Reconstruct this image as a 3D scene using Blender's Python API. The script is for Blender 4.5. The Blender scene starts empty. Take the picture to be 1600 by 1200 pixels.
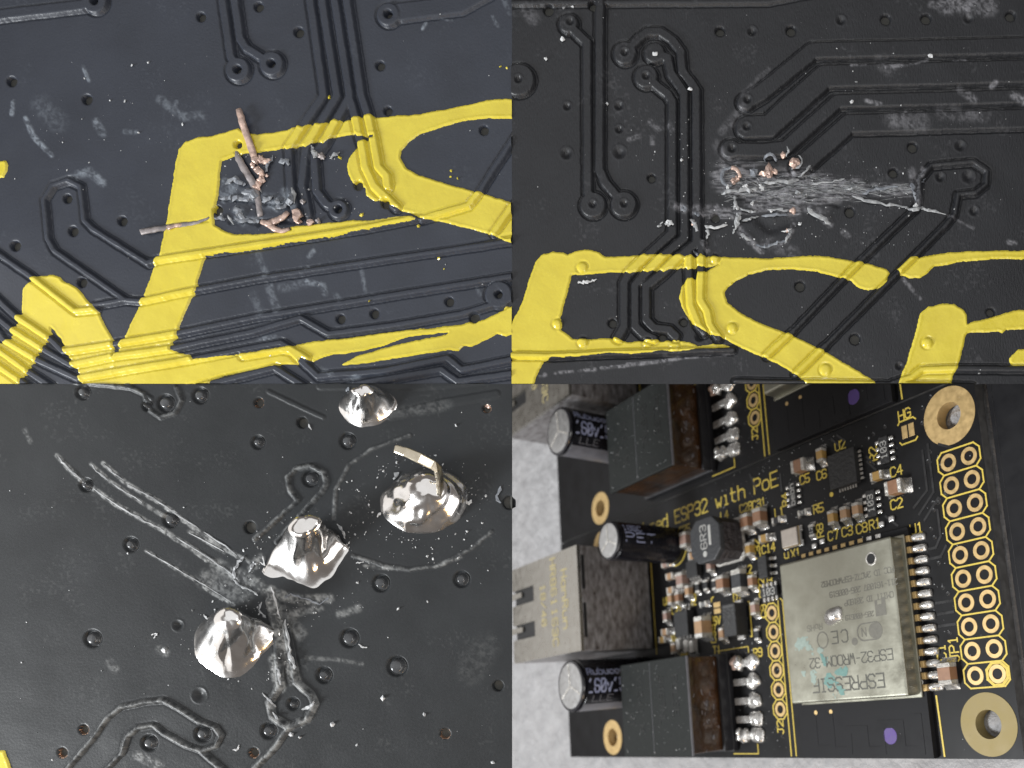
import bpy, bmesh, math, random, re
import numpy as np
from mathutils import Vector, Matrix

random.seed(7)
C = bpy.context.scene.collection
scene = bpy.context.scene

# ------------------------------------------------------------------ camera, light, exposure
CAM_H = 1.18                       # metres above the close-up boards; 1 photo pixel = 1 mm there
cam_d = bpy.data.cameras.new('camera')
cam = bpy.data.objects.new('camera', cam_d); C.objects.link(cam)
cam.location = (0.4, -0.3, CAM_H)
cam_d.sensor_width = 36.0
cam_d.lens = 36.0 * 1180 / 1600
cam_d.shift_x = -0.25
cam_d.shift_y = 0.1875
cam_d.clip_start = 0.05; cam_d.clip_end = 50
cam_d.dof.use_dof = True
cam_d.dof.focus_distance = CAM_H + 0.02
cam_d.dof.aperture_fstop = 2.4
scene.camera = cam

w = bpy.data.worlds.new('World'); scene.world = w; w.use_nodes = True
w.node_tree.nodes['Background'].inputs[0].default_value = (0.66, 0.60, 0.56, 1)
w.node_tree.nodes['Background'].inputs[1].default_value = 0.26

def area(name, loc, target, sx, sy, power, col):
    d = bpy.data.lights.new(name, 'AREA'); d.shape = 'RECTANGLE'; d.size = sx; d.size_y = sy
    d.energy = power; d.color = col
    o = bpy.data.objects.new(name, d); C.objects.link(o); o.location = loc
    o.rotation_euler = (Vector(target) - Vector(loc)).to_track_quat('-Z', 'Y').to_euler()
    return o
area('sheen_fill', (-0.9, 0.95, 2.7), (-0.9, 0.95, 0), 5.0, 4.2, 52, (0.96, 0.98, 1.0))  # added fill that gives the flat boards their sheen
area('window_light', (-4.7, -2.7, 1.9), (-0.3, 0.1, 0), 1.5, 1.2, 420, (0.95, 0.98, 1.0))
area('overhead_fill', (0.9, -0.9, 3.0), (0.3, -0.3, 0), 0.8, 0.8, 16, (1.0, 0.98, 0.95))  # added overhead fill for the lower-right boards
area('solder_highlight_fill', (1.0, -1.75, 0.95), (-0.3, -0.35, 0), 1.6, 1.2, 18, (1.0, 0.98, 0.96))  # added softbox for the white highlights on the solder
area('hidden_side_fill', (-1.0, -0.35, -0.45), (0.6, -0.3, -0.7), 1.2, 1.6, 5.5, (1.0, 0.98, 0.96))  # unseen fill added below the left board to light the lower-right ones
area('warm_lamp', (0.1, -2.0, 1.1), (-0.4, -0.3, 0), 0.25, 0.25, 5, (1.0, 0.62, 0.25))

vs = scene.view_settings
vs.view_transform = 'Standard'; vs.look = 'None'; vs.exposure = 0.0; vs.gamma = 1.0; vs.use_curve_mapping = False
scene.cycles.use_denoising = True
scene.cycles.max_bounces = 6

# ------------------------------------------------------------------ materials
def new_mat(name):
    m = bpy.data.materials.new(name); m.use_nodes = True
    nt = m.node_tree; nt.nodes.clear()
    out = nt.nodes.new('ShaderNodeOutputMaterial'); b = nt.nodes.new('ShaderNodeBsdfPrincipled')
    nt.links.new(b.outputs[0], out.inputs[0])
    return m, nt, b

def noise(nt, scale, detail=4, rough=0.55, stretch=None):
    tc = nt.nodes.new('ShaderNodeTexCoord'); n = nt.nodes.new('ShaderNodeTexNoise')
    n.inputs['Scale'].default_value = scale; n.inputs['Detail'].default_value = detail; n.inputs['Roughness'].default_value = rough
    if stretch:
        mp = nt.nodes.new('ShaderNodeMapping'); mp.inputs['Scale'].default_value = stretch
        nt.links.new(tc.outputs['Object'], mp.inputs[0]); nt.links.new(mp.outputs[0], n.inputs['Vector'])
    else:
        nt.links.new(tc.outputs['Object'], n.inputs['Vector'])
    return n

def ramp(nt, src, stops):
    r = nt.nodes.new('ShaderNodeValToRGB')
    while len(r.color_ramp.elements) < len(stops): r.color_ramp.elements.new(0.5)
    for e, (p, c) in zip(r.color_ramp.elements, stops):
        e.position = p; e.color = (c[0], c[1], c[2], 1) if hasattr(c, '__len__') else (c, c, c, 1)
    nt.links.new(src, r.inputs[0]); return r

def bump(nt, b, src, strength, dist):
    bp = nt.nodes.new('ShaderNodeBump'); bp.inputs['Strength'].default_value = strength; bp.inputs['Distance'].default_value = dist
    nt.links.new(src, bp.inputs['Height'])
    nt.links.new(bp.outputs[0], b.inputs['Normal']); return bp

def simple(name, c1, c2=None, rough=0.5, metal=0.0, nscale=30, bstr=0.0, bdist=0.1, rvar=0.1, spec=0.5, detail=4, stretch=None, coat=0.0):
    m, nt, b = new_mat(name)
    c2 = c2 or tuple(x * 0.75 for x in c1)
    n = noise(nt, nscale, detail, stretch=stretch)
    r = ramp(nt, n.outputs['Fac'], [(0.3, c2), (0.7, c1)])
    nt.links.new(r.outputs[0], b.inputs['Base Color'])
    rr = ramp(nt, n.outputs['Fac'], [(0.3, max(0.02, rough - rvar)), (0.7, min(1, rough + rvar))])
    nt.links.new(rr.outputs[0], b.inputs['Roughness'])
    b.inputs['Metallic'].default_value = metal
    b.inputs['Specular IOR Level'].default_value = spec
    b.inputs['Coat Weight'].default_value = coat
    if bstr: bump(nt, b, n.outputs['Fac'], bstr, bdist)
    return m

def mask_mat(name, base, rough, stretch, worn, spec=0.45, grain=0.22):
    """solder mask of a close-up board: fine grain, worn greyish marks from the 'wear' attribute"""
    m, nt, b = new_mat(name)
    n1 = noise(nt, 9, 5); n2 = noise(nt, 260, 3, 0.6, stretch); n3 = noise(nt, 60, 6, 0.7)
    r1 = ramp(nt, n1.outputs['Fac'], [(0.3, tuple(x * 0.85 for x in base)), (0.72, tuple(x * 1.15 for x in base))])
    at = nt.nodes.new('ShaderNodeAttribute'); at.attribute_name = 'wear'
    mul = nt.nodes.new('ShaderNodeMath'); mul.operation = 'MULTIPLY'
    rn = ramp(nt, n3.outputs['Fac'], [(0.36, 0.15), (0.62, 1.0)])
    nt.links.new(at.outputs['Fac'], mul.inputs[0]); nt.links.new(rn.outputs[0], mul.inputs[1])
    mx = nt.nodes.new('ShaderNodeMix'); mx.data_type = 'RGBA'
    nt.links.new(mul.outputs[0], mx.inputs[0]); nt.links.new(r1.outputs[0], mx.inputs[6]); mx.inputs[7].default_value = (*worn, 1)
    nt.links.new(mx.outputs[2], b.inputs['Base Color'])
    b.inputs['Specular IOR Level'].default_value = spec
    rr = ramp(nt, n2.outputs['Fac'], [(0.3, rough - 0.06), (0.7, rough + 0.08)])
    nt.links.new(rr.outputs[0], b.inputs['Roughness'])
    bp = bump(nt, b, n2.outputs['Fac'], grain, 0.0012)
    bp2 = nt.nodes.new('ShaderNodeBump'); bp2.inputs['Distance'].default_value = 0.002
    nt.links.new(mul.outputs[0], bp2.inputs['Height']); nt.links.new(bp.outputs[0], bp2.inputs['Normal']); bp2.inputs['Strength'].default_value = 0.2
    nt.links.new(bp2.outputs[0], b.inputs['Normal'])
    return m

M = {}
M['mask1'] = mask_mat('solder_mask_blue_black', (0.030, 0.035, 0.048), 0.42, (1, 1, 1), (0.22, 0.25, 0.29), 0.45, 0.32)
M['mask2'] = mask_mat('solder_mask_charcoal', (0.016, 0.017, 0.020), 0.40, (1.6, 0.5, 1), (0.24, 0.24, 0.26), 0.45, 0.6)
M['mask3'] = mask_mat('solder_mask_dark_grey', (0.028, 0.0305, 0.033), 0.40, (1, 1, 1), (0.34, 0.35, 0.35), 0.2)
M['silk'] = simple('yellow_ink', (0.655, 0.55, 0.058), (0.60, 0.49, 0.046), 0.24, nscale=24, bstr=0.4, bdist=0.004, rvar=0.08)
M['silk2'] = simple('yellow_ink_small', (0.66, 0.50, 0.08), (0.52, 0.39, 0.06), 0.5, nscale=3)
M['copper'] = simple('bare_copper', (0.70, 0.51, 0.42), (0.36, 0.27, 0.24), 0.38, 0.4, nscale=90, bstr=0.6, bdist=0.003)
M['dullcopper'] = simple('tarnished_strand', (0.36, 0.32, 0.31), (0.18, 0.17, 0.18), 0.5, 0.3, nscale=80, bstr=0.6, bdist=0.003)
M['burr'] = simple('lifted_mask', (0.26, 0.28, 0.31), (0.10, 0.11, 0.13), 0.5, nscale=90, bstr=0.5, bdist=0.003)
M['scuff'] = simple('pale_scratch', (0.40, 0.41, 0.42), (0.20, 0.21, 0.22), 0.5, nscale=120, bstr=0.5, bdist=0.002)
M['dust'] = simple('dust', (0.66, 0.67, 0.68), (0.40, 0.41, 0.42), 0.6, nscale=50)
M['solder'] = simple('bright_solder', (0.93, 0.92, 0.91), (0.74, 0.71, 0.68), 0.16, 1.0, nscale=20, bstr=0.10, bdist=0.006, rvar=0.08)
M['pin'] = simple('tinned_pin', (0.66, 0.60, 0.48), (0.48, 0.42, 0.32), 0.30, 1.0, nscale=50, bstr=0.2, bdist=0.002)
M['core'] = simple('laminate', (0.05, 0.05, 0.045), None, 0.7, nscale=60)
M['via_fill'] = simple('via_plug', (0.075, 0.08, 0.085), (0.04, 0.042, 0.046), 0.18, nscale=60)
M['via_cu'] = simple('via_copper', (0.62, 0.42, 0.30), (0.30, 0.20, 0.15), 0.3, 0.8, nscale=90)

# ------------------------------------------------------------------ mesh helpers
def tag(o, label=None, cat=None, group=None, kind=None):
    if label: o['label'] = label
    if cat: o['category'] = cat
    if group: o['group'] = group
    if kind: o['kind'] = kind
    return o

def link(name, me, parent=None, mat=None):
    o = bpy.data.objects.new(name, me); C.objects.link(o)
    if parent is not None: o.parent = parent
    if mat is not None: me.materials.append(M[mat] if isinstance(mat, str) else mat)
    return o

def pymesh(name, verts, faces, parent, mat, smooth=False):
    me = bpy.data.meshes.new(name); me.from_pydata([tuple(v) for v in verts], [], faces); me.update()
    if smooth: me.polygons.foreach_set('use_smooth', [True] * len(me.polygons))
    return link(name, me, parent, mat)

def gridmesh(name, co, quads, nrm, parent, mat, wear=None):
    me = bpy.data.meshes.new(name)
    me.vertices.add(len(co)); me.vertices.foreach_set('co', co.astype(np.float32).ravel())
    n = len(quads)
    me.loops.add(n * 4); me.loops.foreach_set('vertex_index', quads.astype(np.int32).ravel())
    me.polygons.add(n); me.polygons.foreach_set('loop_start', np.arange(0, n * 4, 4, dtype=np.int32))
    me.update(calc_edges=True)
    me.polygons.foreach_set('use_smooth', np.ones(n, bool))
    me.normals_split_custom_set_from_vertices(nrm.astype(np.float32).tolist())
    if wear is not None:
        a = me.attributes.new('wear', 'FLOAT', 'POINT'); a.data.foreach_set('value', wear.astype(np.float32))
    return link(name, me, parent, mat)

def empty(name, loc=(0, 0, 0)):
    o = bpy.data.objects.new(name, None); C.objects.link(o); o.location = loc; o.empty_display_size = 0.05
    return o

def px(u, v, z=0.0):
    """photo pixel on the close-up boards, z pixels above them -> metres"""
    k = (1180.0 - z) / 1180.0
    return ((1200 + (u - 1200) * k - 800) / 1000, (600 - (900 + (v - 900) * k)) / 1000, z / 1000)

def vnoise(U, V, scale, seed):
    rs = np.random.RandomState(seed); T = rs.rand(256, 256)
    x = U / scale + 1000; y = V / scale + 1000
    xi = np.floor(x).astype(int); yi = np.floor(y).astype(int); fx = x - xi; fy = y - yi
    fx = fx * fx * (3 - 2 * fx); fy = fy * fy * (3 - 2 * fy)
    g = lambda a, b: T[a % 256, b % 256]
    return (g(xi, yi) * (1 - fx) * (1 - fy) + g(xi + 1, yi) * fx * (1 - fy) + g(xi, yi + 1) * (1 - fx) * fy + g(xi + 1, yi + 1) * fx * fy)

def sm(x):
    x = np.clip(x, 0, 1); return x * x * (3 - 2 * x)

def segdist(U, V, pts):
    d = np.full(U.shape, 1e9)
    for (ax, ay), (bx, by) in zip(pts[:-1], pts[1:]):
        dx, dy = bx - ax, by - ay; L = dx * dx + dy * dy + 1e-9
        t = np.clip(((U - ax) * dx + (V - ay) * dy) / L, 0, 1)
        d = np.minimum(d, np.hypot(U - ax - t * dx, V - ay - t * dy))
    return d

def polysdf(U, V, pts):
    pts = list(pts); d = segdist(U, V, pts + [pts[0]]); ins = np.zeros(U.shape, bool)
    for (ax, ay), (bx, by) in zip(pts, pts[1:] + pts[:1]):
        c = ((ay > V) != (by > V))
        with np.errstate(divide='ignore', invalid='ignore'):
            xx = (bx - ax) * (V - ay) / (by - ay + 1e-12) + ax
        ins ^= c & (U < xx)
    return np.where(ins, d, -d)

def march(F, X, Y, Z):
    """surface over the cells where F > 0, edges interpolated (X, Y, Z given on the grid)"""
    ny, nx = F.shape
    idx = {}; verts = []; faces = []
    def gv(j, i):
        k = (j, i)
        if k not in idx:
            idx[k] = len(verts); verts.append((X[j, i], Y[j, i], Z[j, i]))
        return idx[k]
    def ev(a, b):
        k = (a, b) if a < b else (b, a)
        if k not in idx:
            (j0, i0), (j1, i1) = k; f0, f1 = F[j0, i0], F[j1, i1]; t = f0 / (f0 - f1)
            idx[k] = len(verts)
            verts.append((X[j0, i0] + t * (X[j1, i1] - X[j0, i0]), Y[j0, i0] + t * (Y[j1, i1] - Y[j0, i0]), Z[j0, i0] + t * (Z[j1, i1] - Z[j0, i0])))
        return idx[k]
    P = F > 0
    anyc = P[:-1, :-1] | P[1:, :-1] | P[:-1, 1:] | P[1:, 1:]
    for j, i in zip(*np.nonzero(anyc)):
        cs = ((j, i), (j + 1, i), (j + 1, i + 1), (j, i + 1))
        f = []
        for a, b in zip(cs, cs[1:] + cs[:1]):
            pa, pb = P[a], P[b]
            if pa: f.append(gv(*a))
            if pa != pb: f.append(ev(a, b))
        if len(f) >= 3: faces.append(f)
    return verts, faces

# ------------------------------------------------------------------ close-up boards
STEP = 1.6
def closeup_board(label, box, mat, traces, rings, holes, letters, wear, domes=(), hgt=3.4, seed=1, cuts=(), silk='silk', undul=0.5, groove=0.75, haze=0.07):
    """box = (u0, v0, u1, v1) of the panel in photo pixels; the sides on the picture's rim run on by 100"""
    u0, v0, u1, v1 = box
    EX = 100
    e0, f0, e1, f1 = (u0 - EX if u0 == 0 else u0, v0 - EX if v0 == 0 else v0, u1 + EX if u1 == 1600 else u1, v1 + EX if v1 == 1200 else v1)
    def out(p):
        u, v = p
        if u <= 0 and u0 == 0: u = -EX - 10
        if v <= 0 and v0 == 0: v = -EX - 10
        if u >= 1600: u = 1600 + EX + 10
        if v >= 1200: v = 1200 + EX + 10
        if u0 > 0 and u <= u0: u = u0 - 12
        if v0 > 0 and v <= v0: v = v0 - 12
        if u1 < 1600 and u >= u1: u = u1 + 12
        if v1 < 1200 and v >= v1: v = v1 + 12
        return (u, v)
    def ext(pts):
        pts = [tuple(map(float, p)) for p in pts]
        def grow(a, b):                        # a on the rim: run on in the direction b->a
            on = a[0] <= u0 or a[0] >= u1 or a[1] <= v0 or a[1] >= v1
            if not on: return a
            L = math.hypot(a[0] - b[0], a[1] - b[1]) + 1e-6
            return (a[0] + (a[0] - b[0]) / L * 150, a[1] + (a[1] - b[1]) / L * 150)
        pts[0] = grow(pts[0], pts[1]); pts[-1] = grow(pts[-1], pts[-2]); return pts
    nx = int(round((e1 - e0) / STEP)); ny = int(round((f1 - f0) / STEP))
    us = np.linspace(e0, e1, nx + 1); vv = np.linspace(f0, f1, ny + 1)
    U, V = np.meshgrid(us, vv)
    wob = (vnoise(U, V, 9, seed) - 0.5) * 1.6 + (vnoise(U, V, 3.5, seed + 3) - 0.5) * 0.9
    H = np.zeros(U.shape); lab = np.zeros(U.shape, int)
    best = np.full(U.shape, 1e9)
    nlab = 0; names = []
    for tr in traces:
        pts, wd = ext(tr[0]), tr[1]; hh = tr[2] if len(tr) > 2 else hgt
        nlab += 1; names.append('trace')
        d = segdist(U, V, pts) + wob * 0.45
        H = np.maximum(H, hh * 1.2 * sm(1 - (d - wd / 2 + 1.0) / 4.2))
        inr = (d - wd / 2 < 3.5) & (d - wd / 2 < best); lab[inr] = nlab; best[inr] = (d - wd / 2)[inr]
    GR = np.zeros(U.shape)
    for tr in traces:
        dg = segdist(U, V, ext(tr[0])) + wob * 0.45; hh = tr[2] if len(tr) > 2 else hgt
        GR = np.maximum(GR, groove * hh * sm(1 - np.abs(dg - tr[1] / 2 - 3.4) / 3.0))
    for (u, v, r) in rings:
        GR = np.maximum(GR, groove * hgt * sm(1 - np.abs(np.hypot(U - u, V - v) - r - 3.4) / 3.0))
    for (u, v, r) in rings:
        d = np.hypot(U - u, V - v) + wob * 0.4
        H = np.maximum(H, hgt * 1.2 * sm(1 - (d - r + 1.0) / 4.2))
    H = H - GR * np.clip(1 - H / hgt, 0, 1)
    H = H + (vnoise(U, V, 46, seed + 9) - 0.5) * undul * 2 + (vnoise(U, V, 13, seed + 5) - 0.5) * undul * 0.2
    viamat = {}
    for hl in holes:
        u, v, r = hl[:3]; kind = hl[3] if len(hl) > 3 else 'h'
        nlab += 1; names.append('via'); viamat[nlab] = kind
        d = np.hypot(U - u, V - v) + wob * 0.25
        if kind == 'd':                        # shallow dimple
            H = H - 4.5 * sm(1 - d / (r + 2.0)) + 0.5 * sm(1 - np.abs(d - r - 2.5) / 2.5)
        elif kind == 'b':                      # plugged via: a dome in a shallow moat
            H = H - 4.2 * sm(1 - np.abs(d - r - 2) / 4.5) + 3.6 * np.sqrt(np.clip(1 - (d / (r + 0.5)) ** 2, 0, 1))
        else:
            H = H - 16 * sm((r + 1.5 - d) / 3.2) - 1.2 * sm(1 - (d - r) / 4)
        lab[d < r + 1.6] = nlab
    for (u, v, r, hh) in domes:
        d = np.hypot(U - u, V - v)
        H = H + hh * np.sqrt(np.clip(1 - (d / r) ** 2, 0, 1)) - 1.2 * sm(1 - np.abs(d - r - 1.5) / 2.5)
    for (pts, wd, dep) in cuts:                # gouges
        d = segdist(U, V, pts) + wob
        H = H - dep * sm(1 - d / (wd / 2 + 1.5))
    W = np.zeros(U.shape); WS = np.zeros(U.shape)
    for st in wear:
        pts, wd, s = st[:3]
        d = segdist(U, V, pts) + wob * 0.8
        k_ = s * sm(1 - (d - wd * 0.3) / (wd * 0.7 + 0.8))
        if len(st) > 3: WS = np.maximum(WS, k_)
        else: W = np.maximum(W, k_)
    brk = vnoise(U, V, 6, seed + 20) * .5 + vnoise(U, V, 2.6, seed + 21) * .5
    W = np.clip(W * (0.25 + 1.1 * sm((brk - 0.30) * 3.2)), 0, 1)
    W0 = W.copy()
    W = np.maximum(W, haze * sm((vnoise(U, V, 40, seed + 30) * vnoise(U, V, 3.2, seed + 31) - 0.5) * 4))
    stk = vnoise(U * .12 + V * .02, V, 2.2, seed + 50) * .6 + vnoise(U * .3, V, 1.7, seed + 51) * .4
    WS = np.clip(WS * (0.10 + 1.5 * sm((stk - 0.32) * 2.8)), 0, 1)
    W = np.maximum(W, WS)
    H = H + W0 * 0.35 + WS * 1.2
    # geometry
    gy, gx = np.gradient(H, vv, us)
    N = np.stack([-gx, gy, np.ones_like(H)], -1); N /= np.linalg.norm(N, axis=-1, keepdims=True)
    X = (U - 800) / 1000; Y = (600 - V) / 1000; Z = H / 1000
    CO = np.stack([X, Y, Z], -1).reshape(-1, 3); NF = N.reshape(-1, 3); WF = W.ravel()
    jj, ii = np.meshgrid(np.arange(ny), np.arange(nx), indexing='ij')
    a = (jj * (nx + 1) + ii).ravel()
    Q = np.stack([a, a + nx + 1, a + nx + 2, a + 1], 1)
    ql = lab[:-1, :-1].ravel()
    root = empty('circuit_board', ((u0 + u1) / 2000 - 0.8, 0.6 - (v0 + v1) / 2000, 0))
    tag(root, label, 'circuit board', 'close-up circuit boards')
    inv = np.array(root.location)
    def part(sel, name, m):
        q = Q[sel]; uniq, invx = np.unique(q, return_inverse=True)
        return gridmesh(name, CO[uniq] - inv, invx.reshape(-1, 4), NF[uniq], root, m, WF[uniq])
    part(ql == 0, 'solder_mask', mat)
    for k in range(1, nlab + 1):
        sel = ql == k
        if sel.sum() < 3: continue
        kd = viamat.get(k)
        part(sel, names[k - 1], {'b': 'via_fill', 'c': 'via_cu'}.get(kd, mat))
    # the slab underneath, its sides drawn in
    a0, b0, a1, b1 = (e0 - 800) / 1000 - inv[0], (600 - f1) / 1000 - inv[1], (e1 - 800) / 1000 - inv[0], (600 - f0) / 1000 - inv[1]
    t = 0.006; s = 0.006
    vb = [(a0, b0, -0.0008), (a1, b0, -0.0008), (a1, b1, -0.0008), (a0, b1, -0.0008), (a0 + s, b0 + s, -t), (a1 - s, b0 + s, -t), (a1 - s, b1 - s, -t), (a0 + s, b1 - s, -t)]
    pymesh('laminate_core', vb, [(4, 7, 6, 5), (0, 1, 5, 4), (1, 2, 6, 5), (2, 3, 7, 6), (3, 0, 4, 7)], root, 'core')
    # printed letters
    if letters:
        S = [polysdf(U, V, [out(p) for p in pl[1]]) + wob * 0.8 + (vnoise(U, V, 2.4, seed + 60) - .5) * .9 for pl in letters]
        SU = S[0]
        for s_ in S[1:]: SU = np.maximum(SU, s_)
        HL = H + 1.8 * sm(SU / 2.4) + 0.5 * np.exp(-((SU - 3.2) / 2.0) ** 2) - 0.35
        HL = HL + 0.3 * (vnoise(U, V, 18, seed + 40) - 0.5)
        for k, pl in enumerate(letters):
            F = S[k].copy()
            for m_, s_ in enumerate(S):
                if m_ != k: F = np.minimum(F, S[k] - s_ + (1e-4 if k < m_ else -1e-4))
            F = np.minimum(F, SU)
            ys, xs = np.nonzero(F > 0)
            if len(ys) == 0: continue
            j0, j1, i0, i1 = max(ys.min() - 1, 0), ys.max() + 2, max(xs.min() - 1, 0), xs.max() + 2
            sl = (slice(j0, j1), slice(i0, i1))
            vt, fc = march(F[sl], X[sl] - inv[0], Y[sl] - inv[1], HL[sl] / 1000)
            o = pymesh('printed_letter', vt, fc, root, silk, True)
            o['label'] = pl[0]
    return root, (U, V, H)

def surf(field, u, v):
    U, V, H = field
    i = int(np.clip(round((u - U[0, 0]) / (U[0, 1] - U[0, 0])), 0, U.shape[1] - 1)); j = int(np.clip(round((v - V[0, 0]) / (V[1, 0] - V[0, 0])), 0, U.shape[0] - 1))
    return H[j, i]

def strand(root, field, name, pts, mat, seed=0, sub=4, rough=0.18, flat=1.0):
    """irregular lifted strand or burr: pts = (u, v, z, radius) in pixels"""
    rs = random.Random(seed); P = []; jag = mat in ('burr', 'scuff', 'dust')
    for a, b in zip(pts[:-1], pts[1:]):
        for k in range(sub):
            t = k / sub; P.append([a[q] + (b[q] - a[q]) * t for q in range(4)])
    P.append(list(pts[-1]))
    for i, p in enumerate(P):
        j = 0.55 if jag else 0.09
        p[0] += rs.uniform(-j, j) * p[3]; p[1] += rs.uniform(-j, j) * p[3]; p[2] += rs.uniform(-.2, .4) * p[3]
        p[3] *= rs.uniform(.45, 1.15) if jag else rs.uniform(.95, 1.05)
        if jag and i in (0, len(P) - 1): p[3] *= 0.4
    V = []; F = []; n = 7
    ctr = []
    for p in P:
        c = Vector(px(p[0], p[1], p[2] + surf(field, p[0], p[1]))); ctr.append(c)
    for i, p in enumerate(P):
        d = (ctr[min(i + 1, len(P) - 1)] - ctr[max(i - 1, 0)]).normalized()
        s = d.cross(Vector((0, 0, 1))).normalized(); up = s.cross(d)
        for k in range(n):
            a = 2 * math.pi * k / n; r = p[3] / 1000 * (1 + rs.uniform(-rough, rough) * (1 if jag else .4))
            V.append(ctr[i] + s * math.cos(a) * r + up * math.sin(a) * r * flat - root.location)
    for i in range(len(P) - 1):
        for k in range(n):
            F.append((i * n + k, i * n + (k + 1) % n, (i + 1) * n + (k + 1) % n, (i + 1) * n + k))
    F.append(tuple(range(n))[::-1]); F.append(tuple((len(P) - 1) * n + k for k in range(n)))
    return pymesh(name, V, F, root, mat, not jag)

def nugget(root, field, name, u, v, r, mat, seed, z=1.0, sq=0.7):
    rs = random.Random(seed); bm = bmesh.new(); bmesh.ops.create_icosphere(bm, subdivisions=2, radius=1)
    c = Vector(px(u, v, z + surf(field, u, v) + r * 0.25)) - root.location
    ax = [rs.uniform(0.75, 1.3), rs.uniform(0.75, 1.3), sq]; ph = [rs.uniform(0, 6) for _ in range(6)]
    for w_ in bm.verts:
        k = 0.9 + 0.24 * rs.uniform(-1, 1) + 0.22 * math.sin(3 * w_.co.x + ph[0]) * math.sin(3.5 * w_.co.y + ph[1]) + 0.16 * math.sin(6 * w_.co.y + ph[2]) * math.cos(5 * w_.co.z + ph[3])
        w_.co = Vector((w_.co.x * ax[0], w_.co.y * ax[1], w_.co.z * ax[2])) * (k * r / 1000) + c
    me = bpy.data.meshes.new(name); bm.to_mesh(me); bm.free()
    return link(name, me, root, mat)

def specks(root, field, spots, mat, seed, name='dust'):
    """tiny flakes, one part: nobody could count them"""
    rs = random.Random(seed); V = []; F = []
    for (u, v, r) in spots:
        n = rs.choice((4, 5, 6)); b = len(V); z = surf(field, u, v)
        a0 = rs.uniform(0, 6.3); el = rs.uniform(0.5, 1.0); rot = rs.uniform(0, 3.1)
        for k in range(n):
            a = a0 + 2 * math.pi * k / n; rr = r * rs.uniform(0.6, 1.2)
            x, y = rr * math.cos(a), rr * el * math.sin(a)
            V.append(Vector(px(u + x * math.cos(rot) - y * math.sin(rot), v + x * math.sin(rot) + y * math.cos(rot), z - 0.2)) - root.location)
        V.append(Vector(px(u + rs.uniform(-.4, .4) * r, v + rs.uniform(-.4, .4) * r, z + r * rs.uniform(0.5, 1.1))) - root.location)
        for k in range(n): F.append((b + (k + 1) % n, b + k, b + n))
    o = pymesh(name, V, F, root, mat); o['kind'] = 'stuff'; return o

def scatter(rs, n, box, rmin=0.7, rmax=1.8, avoid=None):
    L = []
    while len(L) < n:
        u, v = rs.uniform(box[0], box[2]), rs.uniform(box[1], box[3])
        if avoid and avoid(u, v): continue
        L.append((u, v, rmin + (rmax - rmin) * rs.random() ** 3))
    return L

# ================================================================== board 1: gouged traces between the yellow letters (upper left)
T1 = [
 ([(0, 25), (130, 10), (150, 3)], 15), ([(349, 0), (362, 88), (371, 108)], 11), ([(368, 0), (377, 62), (386, 76), (424, 100)], 11),
 ([(486, 0), (507, 150), (452, 232), (455, 290), (462, 330)], 11), ([(504, 0), (528, 151), (480, 230), (473, 290), (482, 335)], 11),
 ([(524, 0), (548, 152), (508, 224), (492, 245), (496, 300), (512, 320), (530, 328)], 11), ([(543, 0), (566, 150), (577, 185), (585, 222), (592, 262), (605, 276), (607, 292)], 11),
 ([(549, 158), (557, 186), (562, 212), (567, 230), (572, 262), (586, 292), (620, 325)], 11),
 ([(608, 22), (720, 8), (745, -6)], 26, 2.6),
 ([(195, 468), (150, 436), (86, 392), (76, 374), (70, 312), (84, 290), (107, 282), (127, 292), (133, 345), (146, 358), (232, 412)], 6),
 ([(150, 477), (195, 469), (222, 471), (310, 453), (400, 436), (600, 406), (800, 377)], 6),
 ([(232, 412), (246, 407), (400, 384), (560, 359), (650, 342)], 7), ([(0, 398), (52, 434), (120, 487), (152, 484)], 6),
 ([(0, 470), (25, 494), (80, 530), (100, 550), (180, 538), (280, 521), (400, 496), (550, 472), (800, 432)], 7),
 ([(0, 499), (18, 514), (76, 550), (112, 571), (180, 557), (270, 545), (400, 518), (470, 497), (514, 522), (620, 508), (720, 491), (800, 468)], 7),
 ([(0, 522), (8, 532), (64, 565), (122, 592), (200, 578), (300, 562), (400, 543), (440, 536), (480, 560)], 7),
 ([(0, 548), (47, 582), (84, 606)], 7), ([(0, 573), (40, 600)], 7),
 ([(380, 556), (440, 546), (455, 548), (497, 588), (600, 580), (700, 560), (722, 578), (800, 562)], 8),
 ([(330, 600), (430, 575), (470, 600)], 8), ([(560, 600), (690, 578), (715, 596), (800, 584)], 8),
 ([(800, 222), (748, 304), (733, 322), (660, 343)], 7), ([(800, 326), (772, 366)], 8), ([(690, 392), (800, 372)], 4, 2),
]
R1 = [(150, 3, 18), (373, 110, 18), (426, 101, 18), (608, 24, 17), (530, 328, 14), (780, 461, 20)]
H1 = [(150, 3, 5), (373, 110, 5), (426, 101, 5), (608, 24, 5.5), (530, 328, 5), (780, 461, 5), (314, 26, 6), (18, 127, 6.5), (136, 155, 6.5), (404, 10, 6), (467, 50, 6.5), (594, 102, 6),
      (606, 173, 5.5), (756, 203, 6), (105, 310, 5.5), (114, 361, 6.5), (191, 345, 6), (24, 384, 6.5), (128, 441, 6.5), (532, 498, 6), (585, 490, 6), (702, 471, 6), (741, 497, 7, 'h'), (560, 289, 6), (603, 318, 6), (340, 328, 6), (372, 226, 5)]
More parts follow.
